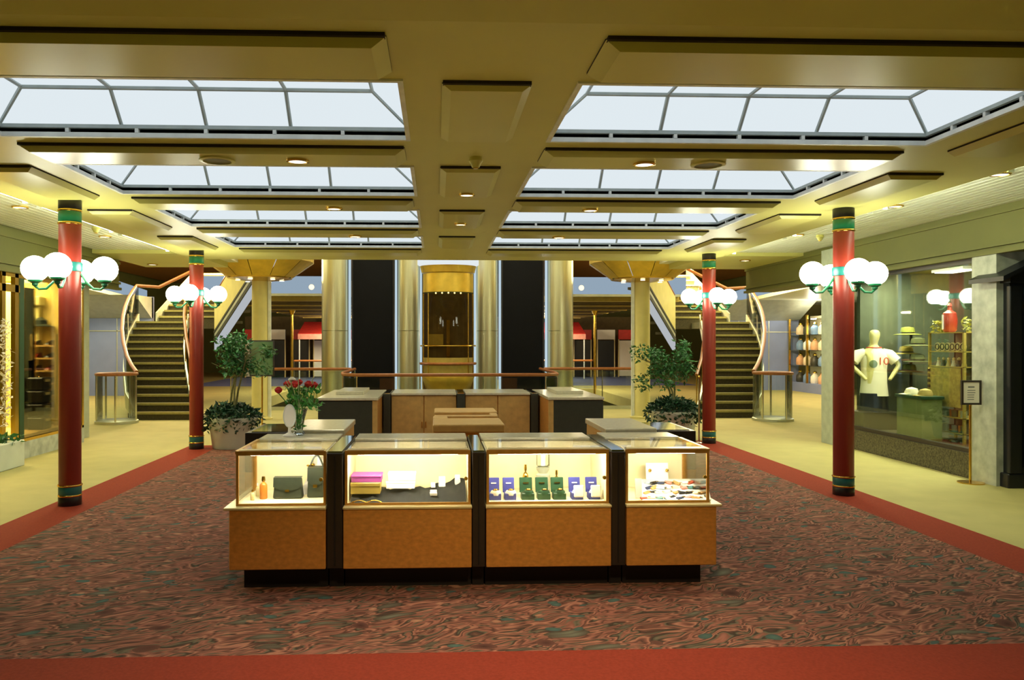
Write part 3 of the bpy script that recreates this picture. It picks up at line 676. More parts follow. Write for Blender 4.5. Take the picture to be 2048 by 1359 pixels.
# ================================================================== VASE, MIRROR
zt3 = ZT+0.004
vx, vy = X_at(598, 5.92), 5.92
t = thing('flower_vase', 'clear glass vase of red roses and one white rose on the left end counter', 'vase', (vx, vy, zt3))
MB().lathe([(0.035, 0), (0.05, 0.012), (0.03, 0.04), (0.042, 0.12), (0.062, 0.19), (0.066, 0.2), (0.058, 0.19), (0.036, 0.12), (0.024, 0.045)], 20, (vx, vy, zt3)).build('vase_glass', M_GLASS, t, True)
M_ROSE = mat('red rose petals', srgb(196, 30, 28), 0.6, 0, 0.2, 60); M_WROSE = mat('white rose petals', srgb(240, 236, 216), 0.6)
M_FERN = mat('bouquet leaf', srgb(70, 140, 52), 0.5, 0, 0.3, 20)
def rose(px, py, r, m, yo):
    X, Z = X_at(px, vy+yo), Z_at(px, py, vy+yo); Y = vy+yo
    h = MB()
    for k in range(3):
        a0 = k*0.7; rr = r*(1-0.25*k)
        h.lathe([(rr*0.25, -r*0.8), (rr*0.8, -r*0.35), (rr, r*(0.2+0.2*k)), (rr*0.86, r*(0.45+0.2*k)), (rr*0.7, r*(0.2+0.2*k))], 9, (X, Y, Z), a0, a0+2*PI)
    hd = h.build('rose', m, t, True)
    MB().tube([(vx+random.uniform(-.015, .015), vy, zt3+0.05), (vx+(X-vx)*0.35, vy+(Y-vy)*0.4, zt3+0.2), (X, Y, Z-r*0.7)], 0.004, 6).build('rose_stem', M_FERN, hd, True)
for a in ((557, 780, 0.031, M_ROSE, 0.0), (574, 768, 0.03, M_ROSE, 0.08), (584, 760, 0.03, M_WROSE, 0.0), (590, 768, 0.032, M_ROSE, -0.04), (599, 764, 0.026, M_ROSE, 0.05), (617, 768, 0.032, M_ROSE, 0.0), (628, 770, 0.032, M_ROSE, 0.04)): rose(*a)
def leaves(n, fn, size, seedv):
    rnd = random.Random(seedv); b = MB()
    for _ in range(n):
        p, up = fn(rnd); L = size*rnd.uniform(0.7, 1.3); W = L*0.45
        d = Vector((rnd.uniform(-1, 1), rnd.uniform(-1, 1), rnd.uniform(-0.6, 0.7)+up)).normalized(); s = d.orthogonal().normalized()
        s.rotate(Matrix.Rotation(rnd.uniform(0, 6.28), 3, d)); nn = d.cross(s)
        q = Vector(p)
        b.add([q, q+d*L*0.45+s*W*0.5+nn*W*0.12, q+d*L, q+d*L*0.45-s*W*0.5+nn*W*0.12], [(0, 1, 2), (0, 2, 3)])
    return b
def bq(r):
    a = r.uniform(0, 2*PI); k = r.random()**0.5; z = r.uniform(0.19, 0.36)
    return (vx+0.03+math.cos(a)*k*0.13, vy+math.sin(a)*k*0.1, zt3+z), 0.4
stuff(leaves(200, bq, 0.055, 3).build('bouquet_leaves', M_FERN, t))
stuff(leaves(46, lambda r: ((vx+r.uniform(-.022, .022), vy+r.uniform(-.022, .022), zt3+r.uniform(0.04, 0.16)), 0.6), 0.045, 5).build('vase_leaves', M_FERN, t))
br = MB()
for k in range(14):
    a = k*2.4; br.tube([(vx, vy, zt3+0.2), (vx+math.cos(a)*0.06, vy+math.sin(a)*0.05, zt3+0.33), (vx+math.cos(a)*0.11, vy+math.sin(a)*0.08, zt3+0.4+0.03*math.sin(k))], 0.003, 5)
stuff(br.build('filler_sprigs', mat('pale sprig', srgb(176, 190, 140), 0.7), t, True))
mx_, my = X_at(579, 5.86), 5.86
t = thing('table_mirror', 'white oval table mirror on a foot, left of the rose vase', 'mirror', (mx_, my, zt3))
MB().lathe([(0.05, 0), (0.05, 0.01), (0.012, 0.03), (0.01, 0.07), (0.02, 0.075)], 16, (mx_, my, zt3)).build('foot', M_PAPER, t, True)
v = [(mx_+0.042*math.cos(a), my-0.006, zt3+0.152+0.082*math.sin(a)) for a in [2*PI*k/24 for k in range(24)]]
v2 = [(q[0], my+0.01, q[2]) for q in v]
MB().add(v+v2, [tuple(range(24)), tuple(range(47, 23, -1))]+[(i, (i+1) % 24, 24+(i+1) % 24, 24+i) for i in range(24)]).build('oval_plate', M_PAPER, t, bev=0.003)
MB().tube([(mx_+0.043*math.cos(2*PI*k/24), my+0.002, zt3+0.152+0.083*math.sin(2*PI*k/24)) for k in range(25)], 0.006, 6).build('rim', M_WHITE, t, True)
# ================================================================== PLANTERS WITH TREES
def planter(x, y, crown, r, label, seedv, tall=0.48, crn=None):
    t = thing('potted_tree', label, 'potted plant', (x, y, 0), 'potted trees with ivy')
    MB().lathe([(r*0.78, 0), (r*0.84, 0.02), (r, tall-0.06), (r*1.04, tall-0.04), (r*1.04, tall), (r*0.94, tall), (r*0.9, tall-0.08)], 28, (x, y, 0)).build('pot', M_POT, t, True)
    MB().cyl((x, y, 0), r*0.9, tall-0.12, tall-0.06, 20).build('soil', M_POST, t)
    def sk(rn):
        a = rn.uniform(0, 2*PI); q = rn.random()
        rr = r*(0.2+1.0*q**0.6); z = tall+0.2*(1-q*0.9)*rn.uniform(0.5, 1.1)-(0.24*rn.random()**1.4 if q > 0.7 else 0)
        return (x+math.cos(a)*rr, y+math.sin(a)*rr, z), -0.1
    stuff(leaves(1300, sk, 0.085, seedv).build('ivy_skirt', M_IVY, t))
    rn = random.Random(seedv+1)
    for k in range(3):
        bx, by = x+rn.uniform(-0.1, 0.1), y+rn.uniform(-0.1, 0.1); cx, cy, cz, cw, chh = crown
        ex, ey = cx+rn.uniform(-0.25, 0.25)*cw, cy+rn.uniform(-0.15, 0.15)
        tr = MB().tube([(bx, by, tall-0.1), (bx+(ex-bx)*0.3, by, tall+(cz-tall)*0.4), (ex, ey, cz)], [0.02, 0.016, 0.01], 7).build('trunk', M_STEM, t, True)
        bb = MB()
        for q in range(7):
            a = rn.uniform(0, 6.28); u = rn.uniform(0.3, 0.9)
            s0 = Vector((bx+(ex-bx)*u, by+(ey-by)*u, tall+(cz-tall)*(0.5+0.5*u)))
            bb.tube([s0, s0+Vector((math.cos(a)*cw*0.25, math.sin(a)*cw*0.2, 0.1)), s0+Vector((math.cos(a)*cw*0.42, math.sin(a)*cw*0.3, 0.16))], [0.007, 0.005, 0.003], 5)
        stuff(bb.build('branches', M_STEM, tr, True))
    cl_ = [(crown[0]+rn.uniform(-0.42, 0.42)*crown[3], crown[1]+rn.uniform(-0.3, 0.3)*crown[3], crown[2]+rn.uniform(-0.42, 0.45)*crown[4], rn.uniform(0.12, 0.22)) for _ in range(16)]
    def cr(r_):
        c = r_.choice(cl_); d = Vector((r_.gauss(0, 1), r_.gauss(0, 1), r_.gauss(0, 1))).normalized()*c[3]*r_.random()**0.4
        return (c[0]+d.x, c[1]+d.y, c[2]+d.z*0.8), -0.25
    stuff(leaves(1500, cr, 0.075, seedv+2).build('foliage', M_LEAF, t))
px_, py_ = X_at(466, 12.1), 12.1
planter(px_, py_, (X_at(490, 12.1), 12.1, Z_at(490, 705, 12.1), 0.75, 0.62), 0.36, 'white planter with ficus tree and dark ivy, left beside the red column', 11)
px_, py_ = X_at(1347, 12.9), 12.9
planter(px_, py_, (X_at(1335, 12.9), 12.9, Z_at(1335, 725, 12.9), 0.95, 0.85), 0.38, 'white planter with ficus tree and ivy, right beside the red column', 23)
# white box planter at the left edge
x0 = X_at(-10, 9.9)
t = thing('box_planter', 'white square planter with low green leaves by the left shop front', 'planter', (-5.55, 10.0, 0))
MB().box(-5.68, -5.42, 9.7, 10.5, 0, 0.34).build('box', M_POT, t, bev=0.01)
stuff(leaves(130, lambda r: ((r.uniform(-5.68, -5.42), r.uniform(9.7, 10.4), r.uniform(0.32, 0.42)), 0.3), 0.1, 31).build('leaves', M_LEAF, t))
# ================================================================== SIGN STANDS
def sign_stand(px, py0, py1, w, Y, label, face, brass, lines=False, foot=0.22):
    X = X_at(px, Y); z0, z1 = Z_at(px, py1, Y), Z_at(px, py0, Y)
    t = thing('sign_stand', label, 'sign', (X, Y, 0))
    MB().lathe([(0.14, 0), (0.14, 0.012), (0.02, 0.025)], 20, (X, Y, 0)).build('foot', brass, t, True)
    MB().cyl((X, Y+0.012, 0), 0.014, 0.01, z0+0.04, 12).build('pole', brass, t, True)
    f = 0.022
    MB().box(X-w/2, X+w/2, Y-0.012, Y+0.012, z1-f, z1).box(X-w/2, X+w/2, Y-0.012, Y+0.012, z0, z0+f).box(X-w/2, X-w/2+f, Y-0.012, Y+0.012, z0+f, z1-f).box(X+w/2-f, X+w/2, Y-0.012, Y+0.012, z0+f, z1-f).build('frame', M_POST, t)
    fc = MB().box(X-w/2+f, X+w/2-f, Y-0.004, Y+0.008, z0+f, z1-f).build('face', face, t)
    if lines:
        l = MB(); wr = w-0.1
        l.box(X-wr*0.28, X+wr*0.28, Y-0.0055, Y-0.004, z1-0.085, z1-0.07)
        for k in range(5): l.box(X-wr*0.34, X+wr*random.uniform(0.2, 0.36), Y-0.0055, Y-0.004, z1-0.12-k*0.026, z1-0.112-k*0.026)
        stuff(l.build('print_lines', mat('grey print', srgb(120, 124, 122), 0.7), fc))
    return t
sign_stand(524, 680, 752, 0.42, 13.6, 'dark framed board with greenish mirror face on a stand, behind the left ficus', mat('greenish glossy board', srgb(120, 150, 112), 0.08, 0.4, 0.2, 3), M_GOLD)
sign_stand(1942, 760, 809, 0.235, 8.75, 'small white framed notice on a brass pole by the right shop window', M_PAPER, M_GOLD, True)
t = thing('pole_stand', 'slim chrome pole stand beside the rear right red column', 'stand', (X_at(1398, 12.36), 12.36, 0))
MB().lathe([(0.07, 0), (0.07, 0.012), (0.02, 0.025)], 18, (X_at(1398, 12.36), 12.36, 0)).build('foot', M_CHROME, t, True)
MB().cyl((X_at(1398, 12.36), 12.36, 0), 0.014, 0.01, 1.05, 12).build('pole', M_CHROME, t, True)
MB().ball((X_at(1398, 12.36), 12.36, 1.06), 0.025, 12).build('finial', M_GOLD, t, True)
# ================================================================== ATRIUM: RAILING, LIFTS, STAIRS
def balustrade(pts, label, group, h=1.0, post_every=1.3):
    p0 = pts[0]
    t = thing('glass_railing', label, 'railing', (p0[0], p0[1], 0), group)
    P3 = [(p[0], p[1], h-0.02) for p in pts]
    MB().tube(P3, 0.034, 10).build('handrail', M_RAIL, t, True)
    for a, b in zip(pts, pts[1:]):
        L = math.hypot(b[0]-a[0], b[1]-a[1]); n = max(1, round(L/post_every)); ang = math.atan2(b[1]-a[1], b[0]-a[0])
        for k in range(n):
            u = (k+0.5)/n; c = (a[0]+(b[0]-a[0])*u, a[1]+(b[1]-a[1])*u)
            MB().obox((c[0], c[1], 0.5), (L/n-0.02, 0.012, 0.84), ang).build('glass_panel', M_GLASS, t)
            q = (a[0]+(b[0]-a[0])*k/n, a[1]+(b[1]-a[1])*k/n)
            MB().cyl((q[0], q[1], 0), 0.012, 0.0, h-0.03, 8).build('baluster', M_CHROME, t)
        MB().obox(((a[0]+b[0])/2, (a[1]+b[1])/2, 0.04), (L, 0.05, 0.08), ang).build('shoe', M_SILVER, t)
balustrade([(-1.95, 18.75), (-1.95, 16.3), (-1.85, 15.55), (-1.55, 15.28), (2.15, 15.28), (2.42, 15.55), (2.5, 16.3), (2.5, 18.75)], 'glass railing with wooden handrail bowing forward before the lifts', 'glass railings of the atrium')
balustrade([(-4.9, 18.8), (-2.05, 18.8)], 'glass railing with wooden handrail, left of the lifts', 'glass railings of the atrium')
balustrade([(2.6, 18.8), (5.45, 18.8)], 'glass railing with wooden handrail, right of the lifts', 'glass railings of the atrium')
balustrade([(-4.9, 27.1), (-2.3, 27.1)], 'far glass railing across the atrium on the left', 'glass railings of the atrium')
balustrade([(2.9, 27.1), (5.45, 27.1)], 'far glass railing across the atrium on the right', 'glass railings of the atrium')
# lift core: pilasters, black shafts, centre cab
YL = 19.2
def pilaster(x0, x1, label, strips):
    t = thing('brass_pilaster', label, 'pilaster', ((x0+x1)/2, YL+0.3, -3.4), 'brushed brass pilasters of the lift tower')
    c = ((x0+x1)/2, YL+0.28); r = (x1-x0)/2
    for za, zb2 in ((-3.4, -0.6), (-0.59, 1.9), (1.91, 4.4), (4.41, 7.2)):
        MB().lathe([(r, za), (r, zb2)], 20, (c[0], c[1], 0), PI, 2*PI, 1, 0.75).build('cladding', M_BRUSH, t, True)
    MB().box(x0, x1, c[1], c[1]+0.4, -3.4, 7.2).build('core', M_BRUSH, t)
    for xs_ in strips:
        MB().box(xs_-0.025, xs_+0.03, YL+0.2, YL+0.3, -3.4, 7.2).build('light_strip', M_BLUEL, t)
PX = [(640, 693), (795, 838), (954, 997), (1099, 1150)]
pil = [(X_at(a, YL), X_at(b, YL)) for a, b in PX]
nmz = ['brushed brass pilaster left of the left black shaft', 'brushed brass pilaster between left black shaft and lift cab', 'brushed brass pilaster between lift cab and right black shaft', 'brushed brass pilaster right of the right black shaft']
for k, (a, b) in enumerate(pil):
    st = [[b+0.05], [a-0.05, b+0.04], [a-0.04, b+0.05], [a-0.05]][k]
    pilaster(a, b, nmz[k], st)
for a, b, s in ((pil[0][1]+0.1, pil[1][0]-0.1, 'left'), (pil[2][1]+0.1, pil[3][0]-0.1, 'right')):
    t = thing('lift_shaft', f'tall black lift shaft panel, {s} of the lit lift cab', 'lift shaft', ((a+b)/2, YL+0.3, -3.4), 'black lift shafts')
    MB().box(a, b, YL+0.3, YL+0.6, -3.4, 7.2).build('shaft_panel', M_NIGHT, t)
    MB().box(a, a+0.03, YL+0.26, YL+0.3, -3.4, 7.2).box(b-0.03, b, YL+0.26, YL+0.3, -3.4, 7.2).build('guide_rail', M_BLACK, t)
cxl = (pil[1][1]+pil[2][0])/2; rc = (pil[2][0]-pil[1][1])/2-0.1
t = thing('lift_cab', 'panoramic glass lift cab with gold crown between the brass pilasters', 'lift', (cxl, YL, -0.3))
zz = lambda py: Z_at(896, py, YL)
def arc(name, z0, z1, r, m, n=20, sy=0.8, a0=PI, a1=2*PI): return MB().lathe([(r, z0), (r, z1)], n, (cxl, YL-0.15, 0), a0, a1, 1, sy).build(name, m, t, True)
MB().lathe([(rc*1.22, zz(520)+0.25), (rc*1.22, zz(531)), (rc*1.12, zz(534))], 24, (cxl, YL-0.15, 0), PI, 2*PI, 1, 0.8).build('crown', glow('lift crown light', (0.9, 0.97, 1), 0.85), t, True)
MB().lathe([(rc*1.12, zz(534)), (rc*1.05, zz(547)), (rc*0.98, zz(549)), (0.01, zz(549))], 24, (cxl, YL-0.15, 0), PI, 2*PI, 1, 0.8).build('crown_soffit', M_GOLDC, t, True)
arc('header', zz(549), zz(586), rc, M_GOLDC)
for q in (-0.22, 0.05, 0.29):
    MB().ball((cxl+q-0.04, YL-0.4, zz(549)-0.01), 0.05, 12, 0.5).build('spot_lamp', glow('lift spot lamp', (1, 0.8, 0.35), 3), t, True)
for k in range(5):
    MB().ball((cxl-0.3+k*0.15, YL-0.53+0.1*abs(k-2)/2, zz(588)), 0.022, 8).build('sill_lamp', glow('lift spot lamp', (1, 0.8, 0.35), 3), t, True)
arc('cab_glass', zz(714), zz(588), rc, glass('smoked lift glass', (0.62, 0.56, 0.42, 1), 0.3, 0.04))
MB().box(cxl-rc, cxl+rc, YL-0.16, YL-0.12, -0.3, zz(588)).build('cab_back', M_BROWN, t)
MB().box(cxl-0.04, cxl+0.04, YL-0.2, YL-0.16, 0, zz(640)).build('door_edge', M_GOLD, t)
MB().box(cxl-rc*0.8, cxl-0.12, YL-0.22, YL-0.17, zz(690), zz(668)).build('notice_panel', M_GOLDB, t)
for k in (0, 1, 5, 6):
    a = PI+PI*(k+0.5)/7; MB().cyl((cxl+rc*math.cos(a), YL-0.15+rc*0.8*math.sin(a), 0), 0.014, zz(745), zz(588), 8).build('cab_mullion', M_GOLD, t)
for z_, r_ in ((zz(691), 0.02), (zz(726), 0.035)):
    MB().tube([(cxl+rc*1.08*math.cos(PI+PI*k/16), YL-0.15+rc*0.86*math.sin(PI+PI*k/16), z_) for k in range(17)], r_, 8).build('guard_rail', M_RAIL if r_ > 0.03 else M_GOLD, t, True)
arc('lower_panel', zz(745), zz(714), rc, M_GOLDB)
MB().lathe([(rc, zz(745)), (rc*1.05, zz(752)), (rc*0.9, zz(775)), (rc*0.5, zz(790)), (0.01, zz(795))], 20, (cxl, YL-0.15, 0), PI, 2*PI, 1, 0.8).build('underside', M_GOLDC, t, True)
# golden mushroom columns
def mush(x, y, label):
    t = thing('flared_column', label, 'column', (x, y, 0), 'cream columns with golden flared capitals')
    MB().lathe([(0.2, 0.02), (0.17, 0.08), (0.165, 3.0)], 24, (x, y, 0)).build('shaft', M_CREAMC, t, True)
    MB().lathe([(0.26, 0), (0.26, 0.03), (0.2, 0.05)], 24, (x, y, 0)).build('foot', M_CREAMC, t, True)
    sx_ = 0.2 if x < 0 else -0.2
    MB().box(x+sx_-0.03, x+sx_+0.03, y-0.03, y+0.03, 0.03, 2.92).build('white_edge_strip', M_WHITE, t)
    for k in range(12):
        a = 2*PI*k/12; b = 2*PI*(k+0.97)/12
        MB().lathe([(0.66, 2.97), (1.12, 3.3), (1.12, 3.42)], 2, (x, y, 0), a, b).build('capital_panel', M_GOLDC, t, True)
    MB().lathe([(0.17, 2.9), (0.66, 2.955), (0.68, 2.99), (0.2, 3.0)], 24, (x, y, 0)).build('capital_rim', M_GOLD, t, True)
    for k in range(6):
        a = 2*PI*k/6+0.3; MB().cyl((x+0.45*math.cos(a), y+0.45*math.sin(a), 2.925), 0.05, -0.012, 0.0, 12).build('capital_lamp', M_DOWN, t)
    MB().cyl((x, y, 3.42), 1.15, 0, 0.08, 24).build('capital_lid', M_CEIL, t)
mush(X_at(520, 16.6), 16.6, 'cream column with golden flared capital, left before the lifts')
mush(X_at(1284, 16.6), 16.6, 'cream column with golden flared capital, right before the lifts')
# curved stairs
def smooth(tbl, k):
    for (a, va), (b, vb) in zip(tbl, tbl[1:]):
        if a <= k <= b: u = (k-a)/(b-a); u2 = u; return va+(vb-va)*u2
    return tbl[-1][1]
OUT = [(0, 6.5), (2, 6.92), (5, 7.31), (8, 7.62), (10, 7.76), (13, 7.84)]
INN = [(0, 5.32), (2, 5.62), (5, 5.98), (8, 6.3), (10, 6.46), (13, 6.66)]
RISE, RUN, YS, NS = 0.165, 0.285, 16.5, 13
def stair(sg, label):
    X = lambda o: MIDX+sg*o
    t = thing('staircase', label, 'staircase', (X(6), YS, 0), 'twin curved staircases')
    def edge(tbl, k): return (X(smooth(tbl, k)), YS+RUN*k)
    def step(q, z, zl):
        s = MB().prism(q if sg < 0 else q[::-1], zl, z).build('step', M_STEP, t)
        (a, b) = (Vector((*q[0], z)), Vector((*q[1], z)))
        MB().hexa([(a.x, a.y-0.03, z-0.045), (b.x, b.y-0.03, z-0.045), (b.x, b.y+0.06, z-0.045), (a.x, a.y+0.06, z-0.045)],
                  [(a.x, a.y-0.03, z+0.004), (b.x, b.y-0.03, z+0.004), (b.x, b.y+0.06, z+0.004), (a.x, a.y+0.06, z+0.004)]).build('nosing', M_NOSE, s)
    for k in range(NS):
        o0, i0, o1, i1 = edge(OUT, k), edge(INN, k), edge(OUT, k+1), edge(INN, k+1)
        step([o0, i0, i1, o1], RISE*(k+1), max(0, RISE*(k-1)))
    yl = YS+RUN*NS; zl = RISE*NS
    MB().box(min(X(6.6), X(7.9)), max(X(6.6), X(7.9)), yl, yl+0.9, zl-0.16, zl).build('landing', M_SILVER, t)
    for k in range(9):
        ya = yl+0.6+RUN*k; step([(X(7.55-0.03*k), ya), (X(6.1-0.03*k), ya), (X(6.1-0.03*k), ya+RUN), (X(7.55-0.03*k), ya+RUN)], zl+RISE*(k+1), zl+RISE*(k-1))
    # stringers, glass and rails along both edges
    for nm, tbl, off in (('outer', OUT, 0.03), ('inner', INN, -0.03)):
        pts = [(X(smooth(tbl, k)+off), YS+RUN*k, RISE*k) for k in range(NS+1)]
        for a, b in zip(pts[::2], pts[2::2]+([] if len(pts) % 2 else [])):
            pass
        m = MB()
        for a, b in zip(pts, pts[1:]):
            w_ = 0.02
            m.hexa([(a[0]-w_, a[1], max(a[2]-0.12, 0)), (b[0]-w_, b[1], b[2]-0.12), (b[0]+w_, b[1], b[2]-0.12), (a[0]+w_, a[1], max(a[2]-0.12, 0))],
                   [(a[0]-w_, a[1], a[2]+0.2), (b[0]-w_, b[1], b[2]+0.2), (b[0]+w_, b[1], b[2]+0.2), (a[0]+w_, a[1], a[2]+0.2)])
        m.build('stringer', M_SILVER, t)
        if nm == 'outer':
            for a, b in zip(pts, pts[1:]):
                MB().hexa([(a[0]-.006, a[1], a[2]+0.2), (b[0]-.006, b[1], b[2]+0.2), (b[0]+.006, b[1], b[2]+0.2), (a[0]+.006, a[1], a[2]+0.2)],
                          [(a[0]-.006, a[1], a[2]+0.9), (b[0]-.006, b[1], b[2]+0.9), (b[0]+.006, b[1], b[2]+0.9), (a[0]+.006, a[1], a[2]+0.9)]).build('glass_panel', M_GLASS, t)
    # wooden handrails; the outer one swings out and back like a bow
    path = [(273, 744), (263, 730), (254, 712), (247, 685), (244, 659), (246, 632), (250, 614), (257, 596), (265, 582), (273, 571)]
    hr = []
    for j, (px, py) in enumerate(path):
        Y = YS-0.2+j*0.44; xl = X_at(px, Y); hr.append((MIDX+sg*(MIDX-xl), Y, Z_at(px, py, Y)))
    hr += [(hr[-1][0]-sg*0.5, hr[-1][1]+0.2, hr[-1][2]-0.02), (hr[-1][0]-sg*1.3, hr[-1][1]+1.2, hr[-1][2]+0.62)]
    MB().tube(hr, 0.042, 10).build('handrail', M_RAIL, t, True)
    ii = [(X(smooth(INN, k)-0.03), YS+RUN*k, RISE*k+0.92) for k in range(NS+1)]
    MB().tube(ii, 0.035, 8).build('handrail', M_RAIL, t, True)
    for k in range(0, NS, 3):
        a = (X(smooth(INN, k)-0.03), YS+RUN*k, RISE*k); MB().cyl((a[0], a[1], 0), 0.014, a[2], a[2]+0.92, 8).build('baluster', M_GOLD, t)
    up = MB()
    for dz0, dz1 in ((0.1, 0.3),):
        a = (X(7.6), yl+0.5, zl); b = (X(7.3), yl+0.6+RUN*9, zl+RISE*9)
        up.hexa([(a[0]-.02, a[1], a[2]-0.1), (b[0]-.02, b[1], b[2]-0.1), (b[0]+.02, b[1], b[2]-0.1), (a[0]+.02, a[1], a[2]-0.1)], [(a[0]-.02, a[1], a[2]+0.25), (b[0]-.02, b[1], b[2]+0.25), (b[0]+.02, b[1], b[2]+0.25), (a[0]+.02, a[1], a[2]+0.25)])
    up.build('stringer', M_SILVER, t)
    # glass drum guarding the foot
    g = thing('glass_drum', f'curved glass guard with wooden cap at the foot of the {"left" if sg < 0 else "right"} staircase', 'railing', (X(6.7), YS-0.56, 0), 'glass guards at the stair feet')
    c = (X(6.7), YS-0.56, 0); R_ = 0.38
    MB().lathe([(R_, 0.06), (R_, 0.96)], 20, c).build('glass_wall', M_GLASS, g, True)
    MB().tube([(c[0]+R_*math.cos(2*PI*k/24), c[1]+R_*math.sin(2*PI*k/24), 0.98) for k in range(25)], 0.03, 8).build('cap_rail', M_RAIL, g, True)
    MB().lathe([(R_+0.03, 0), (R_+0.03, 0.05), (R_-0.02, 0.07)], 24, c).build('base_ring', M_SILVER, g, True)
    for k in range(5):
        a = 2*PI*k/5; MB().cyl((c[0]+R_*math.cos(a), c[1]+R_*math.sin(a), 0), 0.02, 0.05, 0.96, 8).build('baluster', M_CHROME, g)
stair(-1, 'curved staircase with dark treads and bowed wooden handrail, left of the lifts')
stair(1, 'curved staircase with dark treads and bowed wooden handrail, right of the lifts')
# upper flights sweeping over: parapets in bands
def ramp(sg, label):
    X = lambda o: MIDX+sg*o
    t = thing('upper_flight', label, 'staircase', (X(5.2), 19.4, 1.3), 'upper stair flights with white edge')
    a = Vector((X(5.75), 19.6, 1.42)); b = Vector((X(4.2), 17.35, 2.85)); c = b+(b-a)*0.42
    def band(nm, z0, z1, m, off=0.0):
        n = Vector((sg*0.82, -0.0, 0))*off
        p, q = a+n, c+n; d = Vector((sg*0.05, 0.03, 0))
        MB().hexa([p+Vector((0, 0, z0))-d, q+Vector((0, 0, z0))-d, q+Vector((0, 0, z0))+d, p+Vector((0, 0, z0))+d],
                  [p+Vector((0, 0, z1))-d, q+Vector((0, 0, z1))-d, q+Vector((0, 0, z1))+d, p+Vector((0, 0, z1))+d]).build(nm, m, t)
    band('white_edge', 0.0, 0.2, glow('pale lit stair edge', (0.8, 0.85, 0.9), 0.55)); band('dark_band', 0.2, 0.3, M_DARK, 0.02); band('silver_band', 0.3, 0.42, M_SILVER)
    band('dark_band', 0.42, 0.48, M_DARK, 0.02); band('cream_parapet', 0.48, 1.35, M_CREAMC)
    MB().tube([a+Vector((0, 0, 1.4)), c+Vector((0, 0, 1.4))], 0.035, 8).build('handrail', M_RAIL, t, True)
    for k in range(8):
        u = (k+0.5)/8; p = a+(c-a)*u
        MB().obox((p.x-sg*0.17, p.y+0.13, p.z+0.3), (0.28, 0.3, 0.06), sg*-0.6).build('step', M_STEP, t)
ramp(-1, 'upper stair flight with white edge rising behind the left ficus')
ramp(1, 'upper stair flight with white edge rising behind the right ficus')
